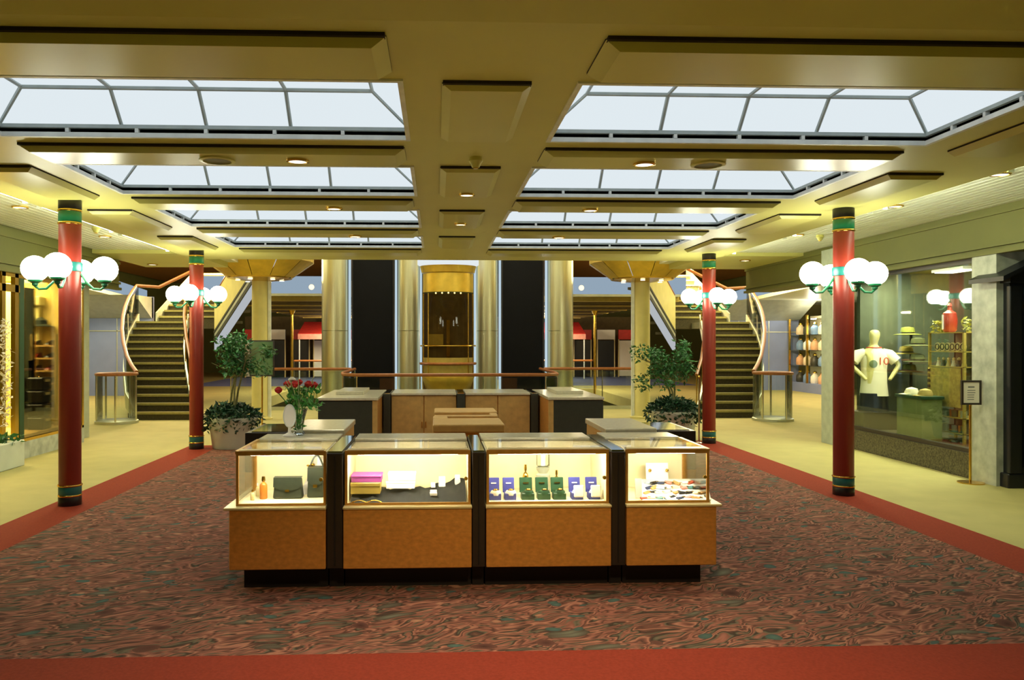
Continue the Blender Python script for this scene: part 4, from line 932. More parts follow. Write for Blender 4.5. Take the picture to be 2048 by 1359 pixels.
# ================================================================== FAR DECK AND SHOPS BEHIND
M_FLOORB = mat('blue far carpet', srgb(92, 104, 160), 0.9)
for sg, nm in ((-1, 'left'), (1, 'right')):
    X = lambda o: MIDX+sg*o
    a, b = sorted((X(2.6), X(6.2)))
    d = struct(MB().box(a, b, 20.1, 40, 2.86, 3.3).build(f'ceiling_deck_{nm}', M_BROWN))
    MB().box(a, b, 20.02, 20.1, 2.86, 3.3).build('lit_fascia', M_COLD, d)
    MB().box(a, b, 20.0, 20.1, 2.80, 2.86).build('fascia_trim', M_SILVER, d)
    for o in (2.95, 3.45, 5.2): MB().ball((X(o), 19.95, 3.02), 0.07, 12).build('fascia_lamp', glow('fascia lamp', (1, 0.72, 0.35), 2.5), d, True)
    for k in range(16):
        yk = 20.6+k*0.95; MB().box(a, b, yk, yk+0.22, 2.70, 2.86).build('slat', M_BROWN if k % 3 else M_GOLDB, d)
    lamp('AREA', 'deck_light', (X(4.0), 26, 2.66), 260, (1, 0.85, 0.5), 1.2, size_y=3)
    lamp('POINT', 'deck_light', (X(4.4), 33, 2.2), 280, (1, 0.85, 0.55), 0.3)
    # gold poles
    for k, (o, yy) in enumerate(((3.35, 23.0), (3.0, 22.0), (5.2, 26.8))):
        tq = thing('brass_pole', f'thin brass pole under the far deck, {["second from the lifts","closest to the lifts","beside the stairs"][k]} on the {nm}', 'pole', (X(o), yy, 0), 'brass poles under the far deck')
        zb2 = -3.4 if yy < 27 else 0
        MB().cyl((X(o), yy, 0), 0.05, zb2, 2.7, 12).build('shaft', M_GOLD, tq, True)
        MB().lathe([(0.05, 2.55), (0.11, 2.7)], 12, (X(o), yy, 0)).build('capital', M_GOLD, tq, True)
    # far shop: wall, awning, posters
    a, b = sorted((X(2.4), X(9.5)))
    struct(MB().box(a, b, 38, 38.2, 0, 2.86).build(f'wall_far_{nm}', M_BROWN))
    struct(MB().box(a, b, 29, 38, 0, 0.01).build(f'floor_far_{nm}', M_FLOORB))
    for k, (o, m_, lab) in enumerate(((4.6, M_NAVY, 'black'), (5.5, M_PAPER, 'white'), (6.5, M_BLACK, 'dark'), (7.6, M_NAVY, 'blue black'), (8.6, M_PAPER, 'pale'))):
        tq = thing('shop_screen', f'{lab} display screen in the far {nm} shop under the deck', 'screen', (X(o), 36, 0.01), 'screens of the far shops')
        MB().box(X(o)-0.38, X(o)+0.38, 36, 36.06, 0.05, 1.7).build('panel', m_, tq)
        MB().box(X(o)-0.42, X(o)-0.38, 35.98, 36.08, 0.01, 2.2).box(X(o)+0.38, X(o)+0.42, 35.98, 36.08, 0.01, 2.2).build('posts', M_LEDGE, tq)
        MB().box(X(o)-0.42, X(o)+0.42, 35.97, 36.09, 1.75, 2.2).build('header', M_PAPER if k % 2 else mat('red header', srgb(206, 56, 48), 0.5), tq)
    tq = thing('awning', f'red shop awning with white valance in the far {nm} shop', 'awning', (X(5.4), 34.5, 2), 'red awnings of the far shops')
    MB().hexa([(X(5.4)-0.9, 34.2, 1.95), (X(5.4)+0.9, 34.2, 1.95), (X(5.4)+0.9, 35.9, 2.5), (X(5.4)-0.9, 35.9, 2.5)], [(X(5.4)-0.9, 34.2, 2.0), (X(5.4)+0.9, 34.2, 2.0), (X(5.4)+0.9, 35.9, 2.55), (X(5.4)-0.9, 35.9, 2.55)]).build('canvas', mat('red awning', srgb(214, 50, 44), 0.6), tq)
    MB().box(X(5.4)-0.9, X(5.4)+0.9, 34.17, 34.2, 1.75, 1.98).build('valance', mat('pink valance', srgb(224, 150, 132), 0.6), tq)
    for q in (-0.85, 0.85): MB().cyl((X(5.4)+q, 34.25, 0), 0.03, 0.01, 1.96, 8).build('pole', M_WHITE, tq)
    # outer galleries: blue lit fascia, metallic soffit, wall, post
    o0, o1 = 8.75, 10.5
    xa, xb = sorted((X(2.6), X(14)))
    struct(MB().box(xa, xb, 20.2, 41, 4.7, 4.8).build(f'ceiling_upper_{nm}', mat('orange upper ceiling', srgb(190, 128, 48), 0.6)))
    q = [(X(o0), 17.5), (X(o0)+sg*0.3, 17.5), (X(o1)+sg*0.3, 28), (X(o1), 28)]
    g = struct(MB().prism(q if sg < 0 else q[::-1], 3.08, 3.45).build(f'wall_gallery_{nm}', M_COLD))
    q = [(X(o0)-sg*0.0, 17.5), (X(14), 17.5), (X(14), 28), (X(o1), 28)]
    struct(MB().prism(q if sg < 0 else q[::-1], 2.98, 3.08).build(f'ceiling_gallery_{nm}', M_SLAT))
    lamp('AREA', 'gallery_light', (X(11), 21.5, 2.95), 90, (1, 0.95, 0.75), 2, size_y=5)
    yw = 24.0 if sg < 0 else 26.0
    xa, xb = sorted((X(8.9), X(12.0)))
    wl = struct(MB().box(xa, xb, yw, yw+0.2, 0, 3.0).build(f'wall_end_{nm}', M_BLUEW))
    MB().hexa([(xa, yw-0.02, 2.35), (xb, yw-0.02, 2.35), (xb, yw+0.1, 2.35), (xa, yw+0.1, 2.35)], [(xa, yw-1.3, 2.98), (xb, yw-1.3, 2.98), (xb, yw+0.1, 2.98), (xa, yw+0.1, 2.98)]).build('soffit', M_SILVER, wl)
    for k in range(1, 3):
        xx = xa+(xb-xa)*k/3; MB().box(xx-0.012, xx+0.012, yw-0.015, yw, 0, 2.34).build('panel_joint', M_SILVER, wl)
    MB().box(xa, xb, yw-0.015, yw, 1.95, 1.98).build('panel_joint', M_SILVER, wl)
# ================================================================== RIGHT SHOP WINDOW
XR = 6.35; Y0, Y1 = 8.95, 12.0
struct(MB().box(XR-0.02, XR+0.3, Y0, Y1, 0, 0.3).build('wall_plinth_right', M_GRAN))
struct(MB().box(XR+0.3, 10.5, Y0, Y1, 0.2, 0.3).build('floor_shop_right', M_GRAN))
struct(MB().box(XR+0.3, 10.5, Y0, Y1, 2.7, 2.8).build('ceiling_shop_right', M_FASC))
sw = struct(MB().box(10.5, 10.6, Y0, Y1+0.1, 0, 2.8).build('wall_shop_right', mat('shop back wall', srgb(124, 120, 70), 0.7)))
for k in range(14): MB().box(10.46, 10.5, Y0, Y1, 0.5+k*0.15, 0.59+k*0.15).build('slat', M_FASC, sw)
struct(MB().box(XR+0.3, 10.5, Y1, Y1+0.1, 0, 2.8).build('wall_shop_end', mat('shop end wall', srgb(70, 78, 60), 0.7)))
struct(MB().box(XR+0.3, 10.5, Y0-0.1, Y0, 0, 2.8).build('wall_shop_side', mat('shop side wall', srgb(110, 104, 64), 0.7)))
wn = struct(MB().box(XR, XR+0.05, Y0+0.02, Y0+0.07, 0.3, 2.64).box(XR, XR+0.05, Y1-0.05, Y1, 0.3, 2.64).box(XR, XR+0.06, Y0, Y1, 2.56, 2.64).box(XR, XR+0.06, Y0, Y1, 0.3, 0.35).build('window_1', M_POST))
for k, (a, b) in enumerate(((Y0+0.07, Y1-0.05),)):
    MB().box(XR+0.02, XR+0.03, a, b, 0.35, 2.56).build('pane', M_SHOPG, wn)
for k in range(6):
    lx, ly = 7.6+0.95*(k % 3), 9.7+1.4*(k//3)
    tq = thing('ceiling_light', f'white rectangular shop ceiling light, {["front","middle","rear"][k % 3]} one of the {["near","far"][k//3]} row inside the right shop', 'ceiling light', (lx, ly, 2.7), 'rectangular lights in the right shop')
    MB().box(lx-0.16, lx+0.16, ly-0.35, ly+0.35, 2.66, 2.7).build('housing', M_WHITE, tq)
    MB().box(lx-0.13, lx+0.13, ly-0.32, ly+0.32, 2.652, 2.66).build('diffuser', glow('shop diffuser', (1, 0.96, 0.66), 9), tq)
for k in range(3): lamp('AREA', 'window_fill', (6.9, 9.5+0.95*k, 2.6), 60, (1, 0.94, 0.66), 0.3, (0, -0.25, 0), size_y=0.6)  # unseen area lamps added to brighten the goods behind the glass
# stone pier, grey post
struct(MB().box(XR-0.06, XR+0.3, Y0-0.42, Y0-0.02, 0, 2.64).build('wall_pier_right', M_STONE))
struct(MB().box(6.24, 6.52, 12.06, 12.42, 0, 3.1).build('wall_post_right', mat('grey green post', srgb(176, 184, 164), 0.5)))
pxl = X_at(166, 13.5)
struct(MB().box(pxl-0.1, pxl+0.06, 13.4, 13.6, 0, 3.1).build('wall_post_left', mat('grey green post', srgb(176, 184, 164), 0.5)))
# mannequin
def skin(name, verts, edges, radii, m, parent, sub=2):
    off = Vector(WORLD.get(parent.name, (0, 0, 0)))
    me = bpy.data.meshes.new(name); me.from_pydata([Vector(v)-off for v in verts], edges, [])
    o = bpy.data.objects.new(name, me); COL.objects.link(o); o.parent = parent
    md = o.modifiers.new('skin', 'SKIN'); me.skin_vertices
    if not me.skin_vertices: me.attributes.new('skin_vertices', 'FLOAT', 'POINT')
    for i, r in enumerate(radii):
        sv = me.skin_vertices[0].data[i]; sv.radius = r if isinstance(r, tuple) else (r, r); sv.use_root = (i == 0)
    md.use_smooth_shade = True
    s = o.modifiers.new('sub', 'SUBSURF'); s.levels = s.render_levels = sub
    me.materials.append(m); WORLD[o.name] = tuple(off)
    return o
MXX = 6.72; MYY = Y_on(1747, MXX)
Zm = lambda py: Z_at(1747, py, MYY)
t = thing('mannequin', 'shop mannequin in white T-shirt, hands on hips, behind the right window', 'mannequin', (MXX, MYY, 0.3))
# local frame: u runs along the picture (mostly -Y/+X), front faces the viewer
def mp_(u, d, z): return (MXX+u*0.86, MYY-u*0.3-d, z)
zs = 0.8
V = [mp_(0, 0, 0.82), mp_(0, 0.02, 1.0), mp_(0, 0.02, 1.25), mp_(0, 0.0, 1.46), mp_(0, 0, 1.58), mp_(0, 0.03, 1.72), mp_(0, 0.03, 1.82),
     mp_(-0.2, 0, 1.45), mp_(-0.37, 0.02, 1.28), mp_(-0.22, 0.1, 1.1), mp_(0.2, 0, 1.45), mp_(0.38, 0.02, 1.28), mp_(0.22, 0.1, 1.1), mp_(-0.17, 0.12, 1.04), mp_(0.17, 0.12, 1.04)]
E = [(0, 1), (1, 2), (2, 3), (3, 4), (4, 5), (5, 6), (3, 7), (7, 8), (8, 9), (9, 13), (3, 10), (10, 11), (11, 12), (12, 14)]
R = [(0.15, 0.1), (0.14, 0.1), (0.15, 0.11), (0.13, 0.09), 0.05, 0.085, 0.075, 0.055, 0.04, 0.03, 0.055, 0.04, 0.03, 0.025, 0.025]
M_SKIN = mat('mannequin enamel', srgb(214, 204, 136), 0.4)
skin('body', V, E, R, M_SKIN, t)
M_SHIRT = mat('white cotton', srgb(236, 230, 200), 0.9, 0, 0.02, 10)
prof = [(0.21, 0.14, 0.80), (0.19, 0.13, 1.0), (0.185, 0.13, 1.2), (0.2, 0.13, 1.38), (0.18, 0.11, 1.47), (0.1, 0.08, 1.535)]
vs = []; n = 20
for a, b, z in prof:
    for k in range(n):
        th = 2*PI*k/n; vs.append(mp_(a*math.cos(th), b*math.sin(th)+0.01, z))
fs = [(j*n+k, j*n+(k+1) % n, (j+1)*n+(k+1) % n, (j+1)*n+k) for j in range(len(prof)-1) for k in range(n)]
sh = MB().add(vs, fs).build('tee_shirt', M_SHIRT, t, True)
for s in (-1, 1):
    MB().tube([mp_(s*0.13, 0.0, 1.46), mp_(s*0.23, 0.0, 1.43), mp_(s*0.33, 0.02, 1.33)], [0.07, 0.085, 0.09], 12).build('sleeve', M_SHIRT, sh, True)
MB().tube([mp_(0.1*math.cos(2*PI*k/16), 0.08*math.sin(2*PI*k/16)+0.01, 1.537) for k in range(17)], 0.012, 6).build('collar', mat('red trim', srgb(176, 50, 34), 0.7), sh, True)
def text(s_, size, parent, loc, rot, m, name='printed_number'):
    cu = bpy.data.curves.new(name, 'FONT'); cu.body = s_; cu.size = size; cu.extrude = 0.002; cu.align_x = 'CENTER'; cu.materials.append(m)
    tmp = bpy.data.objects.new('lettering', cu); COL.objects.link(tmp)
    me = bpy.data.meshes.new_from_object(tmp.evaluated_get(bpy.context.evaluated_depsgraph_get()))
    bpy.data.objects.remove(tmp)
    o = bpy.data.objects.new(name, me); COL.objects.link(o); o.parent = parent
    o.location = Vector(loc)-Vector(WORLD.get(parent.name, (0, 0, 0))); o.rotation_euler = rot
    return o
text('10', 0.16, sh, mp_(0.065, 0.148, 1.28), (PI/2, 0, -0.33), mat('red print', srgb(190, 46, 34), 0.7))
MB().lathe([(0.06, 0), (0.055, 0.006), (0.02, 0.01)], 16, (0, 0, 0)).build('printed_patch', mat('olive print', srgb(96, 110, 60), 0.7))
pt = bpy.data.objects['printed_patch']; pt.parent = sh; pt.location = Vector(mp_(-0.075, 0.135, 1.29))-Vector(WORLD[sh.name]); pt.rotation_euler = (PI/2, 0, -0.33)
MB().lathe([(0.2, 0.84), (0.22, 0.6), (0.23, 0.56)], 18, (MXX, MYY, 0), sy=0.7).build('skirt', M_NAVY, t, True)
MB().box(MXX-0.3, MXX+0.3, MYY-0.25, MYY+0.25, 0.3, 0.56).build('pedestal', M_BLACK, t)
# hat tree
HX = 7.3; HY = Y_on(1822, HX)
t = thing('hat_stand', 'dark hat stand in the right shop window', 'stand', (HX, HY, 0.3))
MB().lathe([(0.2, 0), (0.2, 0.02), (0.03, 0.05)], 16, (HX, HY, 0.3)).build('foot', M_BLACK, t, True)
MB().cyl((HX, HY, 0), 0.02, 0.32, 1.86, 10).build('pole', M_BLACK, t, True)
hats = [(1815, 668, 'green olive', (132, 138, 56)), (1836, 690, 'dark khaki', (78, 84, 46)), (1812, 706, 'yellow straw', (176, 158, 70)), (1835, 722, 'grey green', (92, 100, 66)), (1818, 742, 'moss green', (84, 96, 44))]
for k, (px, py, nm, c) in enumerate(hats):
    yy = Y_on(px, HX-0.12); z = Z_at(px, py, yy)
    h = thing('hat', f'{nm} brimmed hat hanging on the hat stand, number {["one","two","three","four","five"][k]} from the top', 'hat', (HX-0.12, yy, z), 'hats on the hat stand')
    mm = mat('hat '+nm, srgb(*c), 0.8)
    MB().lathe([(0.1, 0.0), (0.1, 0.05), (0.085, 0.1), (0.02, 0.115)], 16, (HX-0.12, yy, z)).build('crown', mm, h, True)
    MB().lathe([(0.1, 0.004), (0.19, -0.012), (0.195, -0.006), (0.1, 0.012)], 18, (HX-0.12, yy, z)).build('brim', mm, h, True)
    MB().lathe([(0.102, 0.01), (0.102, 0.03)], 16, (HX-0.12, yy, z)).build('hat_band', M_BLACK, h, True)
    MB().tube([(HX-0.12, yy, z+0.06), (HX, HY, z+0.04)], 0.008, 6).build('peg', M_BLACK, t)
# gift rack
GX = 6.8; ga, gb = Y_on(1928, GX), Y_on(1856, GX)
zr_ = lambda py: Z_at(1893, py, Y_on(1893, GX))
t = thing('gift_rack', 'tall gift rack with shelves of souvenirs and a straw board in the right window', 'rack', (GX, (ga+gb)/2, 0.3))
for y_ in (ga, gb-0.03): 
    for xx in (GX, GX+0.37): MB().box(xx, xx+0.03, y_, y_+0.03, 0.3, zr_(664)).build('upright', M_GOLDB, t)
for py in (664, 702, 732, 832, 862, 892): MB().box(GX, GX+0.4, ga, gb, zr_(py)-0.012, zr_(py)).build('shelf', M_GOLDB, t)
MB().box(GX+0.37, GX+0.39, ga, gb, 0.35, zr_(664)).build('rack_back', M_BROWN, t)
MB().box(GX-0.02, GX, ga+0.06, gb-0.02, zr_(812), zr_(735)).build('straw_board', mat('straw board', srgb(170, 150, 74), 0.8, 0, 0.15, 20), t)
for k in range(7):
    z = zr_(738+k*11); tq = thing('key_ring', f'small souvenir key ring on the straw board edge, row {["one","two","three","four","five","six","seven"][k]} from the top', 'key ring', (GX-0.03, gb-0.08, z), 'key rings on the straw board')
    MB().lathe([(0.012, 0), (0.016, 0.004), (0.012, 0.008)], 10, (GX-0.028, gb-0.06, z)).build('ring', M_GOLD, tq, True)
    MB().box(GX-0.034, GX-0.022, gb-0.085, gb-0.04, z-0.04, z-0.004).build('fob', mat('fob dark', srgb(70, 40, 30), 0.5), tq)
yc = lambda u: ga+0.06+(gb-ga-0.12)*u
for r, py in enumerate((702,)):
    for k in range(6):
        y_ = yc((k+0.5)/6); z = zr_(py)
        tq = thing('painted_plate', f'small painted plate on the top shelf of the gift rack, {["first","second","third","fourth","fifth","sixth"][k]} from the near end', 'plate', (GX+0.06, y_, z), 'painted plates on the gift rack')
        v = [(GX+0.06, y_+0.055*math.cos(a), z+0.06+0.058*math.sin(a)) for a in [2*PI*q/14 for q in range(14)]]
        v2 = [(GX+0.075, p[1], p[2]) for p in v]
        MB().add(v+v2, [tuple(range(14)), tuple(range(27, 13, -1))]+[(i, (i+1) % 14, 14+(i+1) % 14, 14+i) for i in range(14)]).build('dish', M_LEDGE, tq)
        MB().tube([(GX+0.056, y_+0.036*math.cos(2*PI*q/12), z+0.06+0.038*math.sin(2*PI*q/12)) for q in range(13)], 0.007, 5).build('painted_ring', M_BAG, tq)
CM = [(150, 160, 140), (196, 178, 90), (90, 100, 70), (180, 120, 60), (120, 140, 130), (70, 76, 50)]
def mug(x, y, z, c, label, grp):
    tq = thing('mug', label, 'mug', (x, y, z), grp)
    MB().lathe([(0.036, 0), (0.04, 0.004), (0.04, 0.09), (0.034, 0.09), (0.034, 0.01), (0.005, 0.008)], 14, (x, y, z)).build('cup', mat('mug %d %d %d' % c, srgb(*c), 0.3), tq, True)
    MB().tube([(x-0.0, y+0.038+0.024*math.sin(PI*q/6), z+0.022+0.05*q/6) for q in range(7)], 0.006, 6).build('handle', mat('mug %d %d %d' % c, srgb(*c), 0.3), tq, True)
for r, (py, nm) in enumerate(((832, 'upper'), (862, 'middle'), (892, 'lowest'))):
    for k in range(7):
        mug(GX+0.07+0.03*(k % 2), yc((k+0.5)/7), zr_(py), CM[(k+r*2) % 6], f'souvenir mug on the {nm} mug shelf of the gift rack, {["1st","2nd","3rd","4th","5th","6th","7th"][k]} from the near end', 'souvenir mugs on the gift rack')
for k in range(6):
    y_ = yc((k+0.5)/6); z = zr_(732)
    tq = thing('figurine', f'small souvenir figurine on the second shelf of the gift rack, {["1st","2nd","3rd","4th","5th","6th"][k]} from the near end', 'figurine', (GX+0.08, y_, z), 'figurines on the gift rack')
    MB().lathe([(0.035, 0), (0.03, 0.02), (0.018, 0.06), (0.024, 0.08)], 12, (GX+0.08, y_, z)).build('figure_body', mat('figurine %d' % (k % 3), srgb(*[(200, 180, 110), (60, 60, 46), (220, 214, 190)][k % 3]), 0.4), tq, True)
    MB().ball((GX+0.08, y_, z+0.1), 0.02, 10).build('figure_head', M_LEDGE, tq, True)
yb_ = Y_on(1892, GX+0.1); zb_ = zr_(664)
t = thing('red_bottle', 'large red lacquer bottle with white stripe on top of the gift rack', 'bottle', (GX+0.15, yb_, zb_))
MB().lathe([(0.06, 0), (0.085, 0.03), (0.095, 0.16), (0.08, 0.26), (0.03, 0.3), (0.024, 0.34)], 18, (GX+0.15, yb_, zb_)).build('bottle_body', M_RED, t, True)
MB().lathe([(0.02, 0.34), (0.03, 0.36), (0.012, 0.4)], 12, (GX+0.15, yb_, zb_)).build('stopper', M_RED, t, True)
MB().box(GX+0.048, GX+0.056, yb_-0.012, yb_+0.012, zb_+0.04, zb_+0.24).build('stripe', M_PAPER, t)
for k, yy in enumerate((gb-0.06, ga+0.08)):
    tq = thing('leafy_garland', f'yellow green leaf garland on top of the gift rack, {["far","near"][k]} end', 'garland', (GX+0.15, yy, zb_), 'garlands on the gift rack')
    stuff(leaves(60, lambda r: ((GX+0.15+r.uniform(-.1, .1), yy+r.uniform(-.07, .07), zb_+r.uniform(0.01, 0.16)), 0), 0.07, 40+k).build('garland_leaves', mat('yellow leaf', srgb(150, 150, 60), 0.6), tq))
# table with cap
TX = 6.42; ty = Y_on(1815, TX)
t = thing('display_table', 'low green covered display table in the right shop window', 'table', (TX+0.16, ty, 0.3))
MB().box(TX, TX+0.32, ty-0.3, ty+0.3, 0.86, 0.9).build('table_top', M_GRNB, t, bev=0.004)
MB().box(TX+0.02, TX+0.3, ty-0.28, ty+0.28, 0.3, 0.86).build('table_skirt', mat('sage cloth', srgb(108, 118, 66), 0.8), t)
for k, (dy, c, lab) in enumerate(((0.13, (234, 228, 200), 'white'), (-0.17, (170, 150, 84), 'tan'))):
    cp_ = thing('peaked_hat', f'{lab} peaked cap lying on the green display table', 'cap', (TX+0.12, ty+dy, 0.9), 'caps on the display table')
    mm = mat('cap '+lab, srgb(*c), 0.8)
    MB().lathe([(0.09, 0), (0.092, 0.03), (0.07, 0.08), (0.01, 0.1)], 16, (TX+0.14, ty+dy, 0.9)).build('cap_crown', mm, cp_, True)
    MB().hexa([(TX+0.08, ty+dy-0.08, 0.902), (TX+0.08, ty+dy+0.08, 0.902), (TX-0.03+0.02, ty+dy+0.06, 0.902), (TX-0.01, ty+dy-0.06, 0.902)],
              [(TX+0.08, ty+dy-0.08, 0.915), (TX+0.08, ty+dy+0.08, 0.915), (TX-0.01, ty+dy+0.06, 0.908), (TX-0.01, ty+dy-0.06, 0.908)]).build('cap_peak', mm, cp_)
# shop racks deeper inside
for k, (x_, y_) in enumerate(((8.2, 9.7), (8.4, 11.2), (9.5, 11.3))):
    t = thing('clothes_rail', f'rail of hanging clothes deeper inside the right shop, {["near","middle","far"][k]} one', 'clothes rail', (x_, y_, 0.3), 'clothes rails in the right shop')
    MB().tube([(x_, y_-0.5, 0.3), (x_, y_-0.5, 1.6), (x_, y_+0.5, 1.6), (x_, y_+0.5, 0.3)], 0.018, 8).build('rail', M_CHROME, t)
    for q in range(7):
        c = [(40, 60, 52), (150, 140, 80), (90, 50, 36), (190, 180, 120), (50, 66, 90), (120, 120, 60), (30, 34, 30)][(q+k) % 7]
        MB().hexa([(x_-0.2, y_-0.42+q*0.13, 0.8), (x_+0.2, y_-0.42+q*0.13, 0.8), (x_+0.2, y_-0.36+q*0.13, 0.8), (x_-0.2, y_-0.36+q*0.13, 0.8)],
                  [(x_-0.16, y_-0.4+q*0.13, 1.55), (x_+0.16, y_-0.4+q*0.13, 1.55), (x_+0.16, y_-0.37+q*0.13, 1.55), (x_-0.16, y_-0.37+q*0.13, 1.55)]).build('garment', mat('garment %d %d %d' % c, srgb(*c), 0.8), t)
# ================================================================== BLACK BOOTH ON THE RIGHT
t = thing('black_booth', 'blue black booth with gabled roof standing right of the stone pier', 'booth', (6.98, 8.4, 0))
bx, by = X_at(1976, 8.72), 8.4
W_ = 1.25
MB().box(bx, bx+W_, by, by+0.32, 0.0, 0.16).build('booth_base', M_NAVY, t, bev=0.01)
MB().box(bx+0.04, bx+W_-0.04, by+0.04, by+0.3, 0.16, 2.3).build('booth_body', M_NAVY, t)
for xx in (bx+0.02, bx+W_-0.16): MB().box(xx, xx+0.14, by, by+0.06, 0.16, 2.25).build('corner_stile', M_NAVY, t, bev=0.008)
MB().box(bx+0.2, bx+W_-0.2, by+0.015, by+0.05, 2.0, 2.04).build('brass_strip', M_GOLD, t)
MB().box(bx+0.2, bx+W_-0.2, by+0.02, by+0.05, 2.08, 2.24).build('sign_board', mat('dark teal board', srgb(30, 44, 52), 0.35), t, bev=0.006)
xm = bx+W_/2
for k in range(2):
    a = bx+0.2 if k == 0 else xm+0.02; b = xm-0.02 if k == 0 else bx+W_-0.2
    d = MB().box(a, b, by+0.015, by+0.05, 0.22, 1.96).build('door', M_NAVY, t, bev=0.008)
    MB().box(a+0.07, b-0.07, by+0.008, by+0.02, 0.35, 1.85).build('door_panel', M_NAVY, d, bev=0.008)
    MB().ball((b-0.04 if k == 0 else a+0.04, by, 1.05), 0.018, 10).build('knob', M_GOLD, d, True)
for s in (-1, 1):
    e = (xm+s*(W_/2+0.16), 2.34); p = (xm, 2.72)
    MB().hexa([(e[0], by-0.14, e[1]-0.05), (p[0], by-0.14, p[1]-0.05), (p[0], by+0.42, p[1]-0.05), (e[0], by+0.42, e[1]-0.05)],
              [(e[0], by-0.14, e[1]), (p[0], by-0.14, p[1]), (p[0], by+0.42, p[1]), (e[0], by+0.42, e[1])]).build('roof_slope', M_NAVY, t)
g = [(xm-W_/2, 2.28), (xm+W_/2, 2.28), (xm+W_/2, 2.36), (xm, 2.66), (xm-W_/2, 2.36)]
v = [(a, by-0.03, z) for a, z in g]+[(a, by+0.3, z) for a, z in g]
MB().add(v, [(0, 1, 2, 3, 4), (9, 8, 7, 6, 5)]+[(i, (i+1) % 5, 5+(i+1) % 5, 5+i) for i in range(5)]).build('gable', M_NAVY, t)
# ================================================================== LEFT SHOP
XL = -5.72; A0, A1 = 5.5, 12.9
struct(MB().box(XL-0.3, XL, 10.5, A1, 0, 0.24).build('wall_plinth_left', M_STONE))
struct(MB().box(-9.5, XL-0.3, A0, A1, 0.14, 0.24).build('floor_shop_left', M_FLOOR))
struct(MB().box(-9.5, XL-0.3, A0, A1, 2.6, 2.7).build('ceiling_shop_left', M_CEIL))
struct(MB().box(-9.6, -9.5, A0, A1+0.1, 0, 2.7).build('wall_shop_left', mat('gold shop wall', srgb(214, 184, 92), 0.6)))
struct(MB().box(-9.5, XL-0.3, A1, A1+0.1, 0, 2.7).build('wall_shop_left_end', mat('gold shop wall', srgb(214, 184, 92), 0.6)))
wn = struct(MB().box(XL-0.05, XL, A1-0.06, A1, 0.24, 2.58).box(XL-0.05, XL, 10.5, A1, 2.5, 2.58).box(XL-0.05, XL, 10.55, A1, 0.24, 0.28).build('window_2', M_GOLD))
MB().box(XL-0.03, XL-0.02, 10.95, A1-0.06, 0.28, 2.5).build('pane', glass('clear shop glass', (0.95, 0.95, 0.85, 1), 0.8, 0.04), wn)
lamp('AREA', 'left_shop_light', (-6.7, 12.0, 2.58), 330, (1, 0.82, 0.38), 1.4, size_y=1.8)
# open brass door frame
for k, px in enumerate((8, 34)):
    y_ = Y_on(px, XL)
    struct(MB().box(XL-0.06, XL, y_-0.045, y_+0.045, 0.0, 2.56).build(f'door_{k+1}', M_GOLD))
struct(MB().box(XL-0.06, XL, Y_on(-30, XL), Y_on(40, XL), 2.3, 2.4).build('trim_3', M_GOLD))
struct(MB().box(XL-0.05, XL-0.01, Y_on(41, XL), Y_on(50, XL), 0.24, 2.56).build('trim_4', M_GRNB))
y_ = Y_on(58, XL-0.5)
t = thing('tall_mirror', 'tall narrow mirror panel in the left shop entrance', 'mirror', (XL-0.5, y_, 0.24))
MB().box(XL-0.52, XL-0.5, y_-0.15, y_+0.15, 0.3, 2.45).build('mirror_face', mat('grey mirror', srgb(176, 190, 186), 0.1, 0.9), t)
MB().box(XL-0.51, XL-0.48, y_-0.17, y_-0.15, 0.24, 2.48).box(XL-0.51, XL-0.48, y_+0.15, y_+0.17, 0.24, 2.48).build('mirror_frame', M_GOLD, t)
y_ = Y_on(78, XL-0.7)
t = thing('shop_pilaster', 'cream pilaster with capital inside the left shop', 'pilaster', (XL-0.8, y_, 0.24))
MB().box(XL-0.85, XL-0.65, y_-0.09, y_+0.09, 0.24, 2.3).build('shaft', M_CREAMC, t, bev=0.01)
MB().box(XL-0.9, XL-0.6, y_-0.16, y_+0.5, 2.2, 2.36).build('capital', M_CREAMC, t, bev=0.02)
# stack of dark boots / boxes and hanging things
for k in range(4):
    y_ = Y_on(82, XL-0.3); z = 0.3+k*0.2
    t = thing('dark_bag', f'black boxy bag in the left shop window, {["lowest","second from bottom","third from bottom","topmost"][k]} of the stack', 'bag', (XL-0.32, y_, z), 'stacked black bags in the left window')
    MB().box(XL-0.44, XL-0.2, y_-0.14, y_+0.14, z, z+0.19).build('bag_body', M_BLACK, t, bev=0.02)
    MB().box(XL-0.2, XL-0.19, y_-0.06, y_+0.06, z+0.12, z+0.16).build('bag_label', M_LEDGE, t)
    MB().tube([(XL-0.3, y_-0.07, z+0.185), (XL-0.3, y_-0.05, z+0.198), (XL-0.3, y_+0.05, z+0.198), (XL-0.3, y_+0.07, z+0.185)], 0.008, 6).build('bag_handle', M_GOLD, t)
struct(MB().box(XL-0.5, XL-0.14, 10.75, A1-0.1, 0.24, 0.3).build('trim_5', M_WOODW))
y_ = Y_on(78, XL-0.4)
t = thing('tall_black_case', 'tall black case standing behind the bag stack in the left window', 'case', (XL-0.55, y_, 0.3))
MB().box(XL-0.62, XL-0.5, y_-0.12, y_+0.12, 0.3, 1.35).build('case_body', M_BLACK, t, bev=0.012)
MB().tube([(XL-0.56, y_-0.05, 1.35), (XL-0.56, y_-0.04, 1.4), (XL-0.56, y_+0.04, 1.4), (XL-0.56, y_+0.05, 1.35)], 0.008, 6).build('case_handle', M_CHROME, t)
y2 = Y_on(100, XL-0.6)
t = thing('wall_shelf', 'dark slatted wall shelf at the end of the left shop window', 'shelf', (XL-0.65, A1-0.2, 0.3))
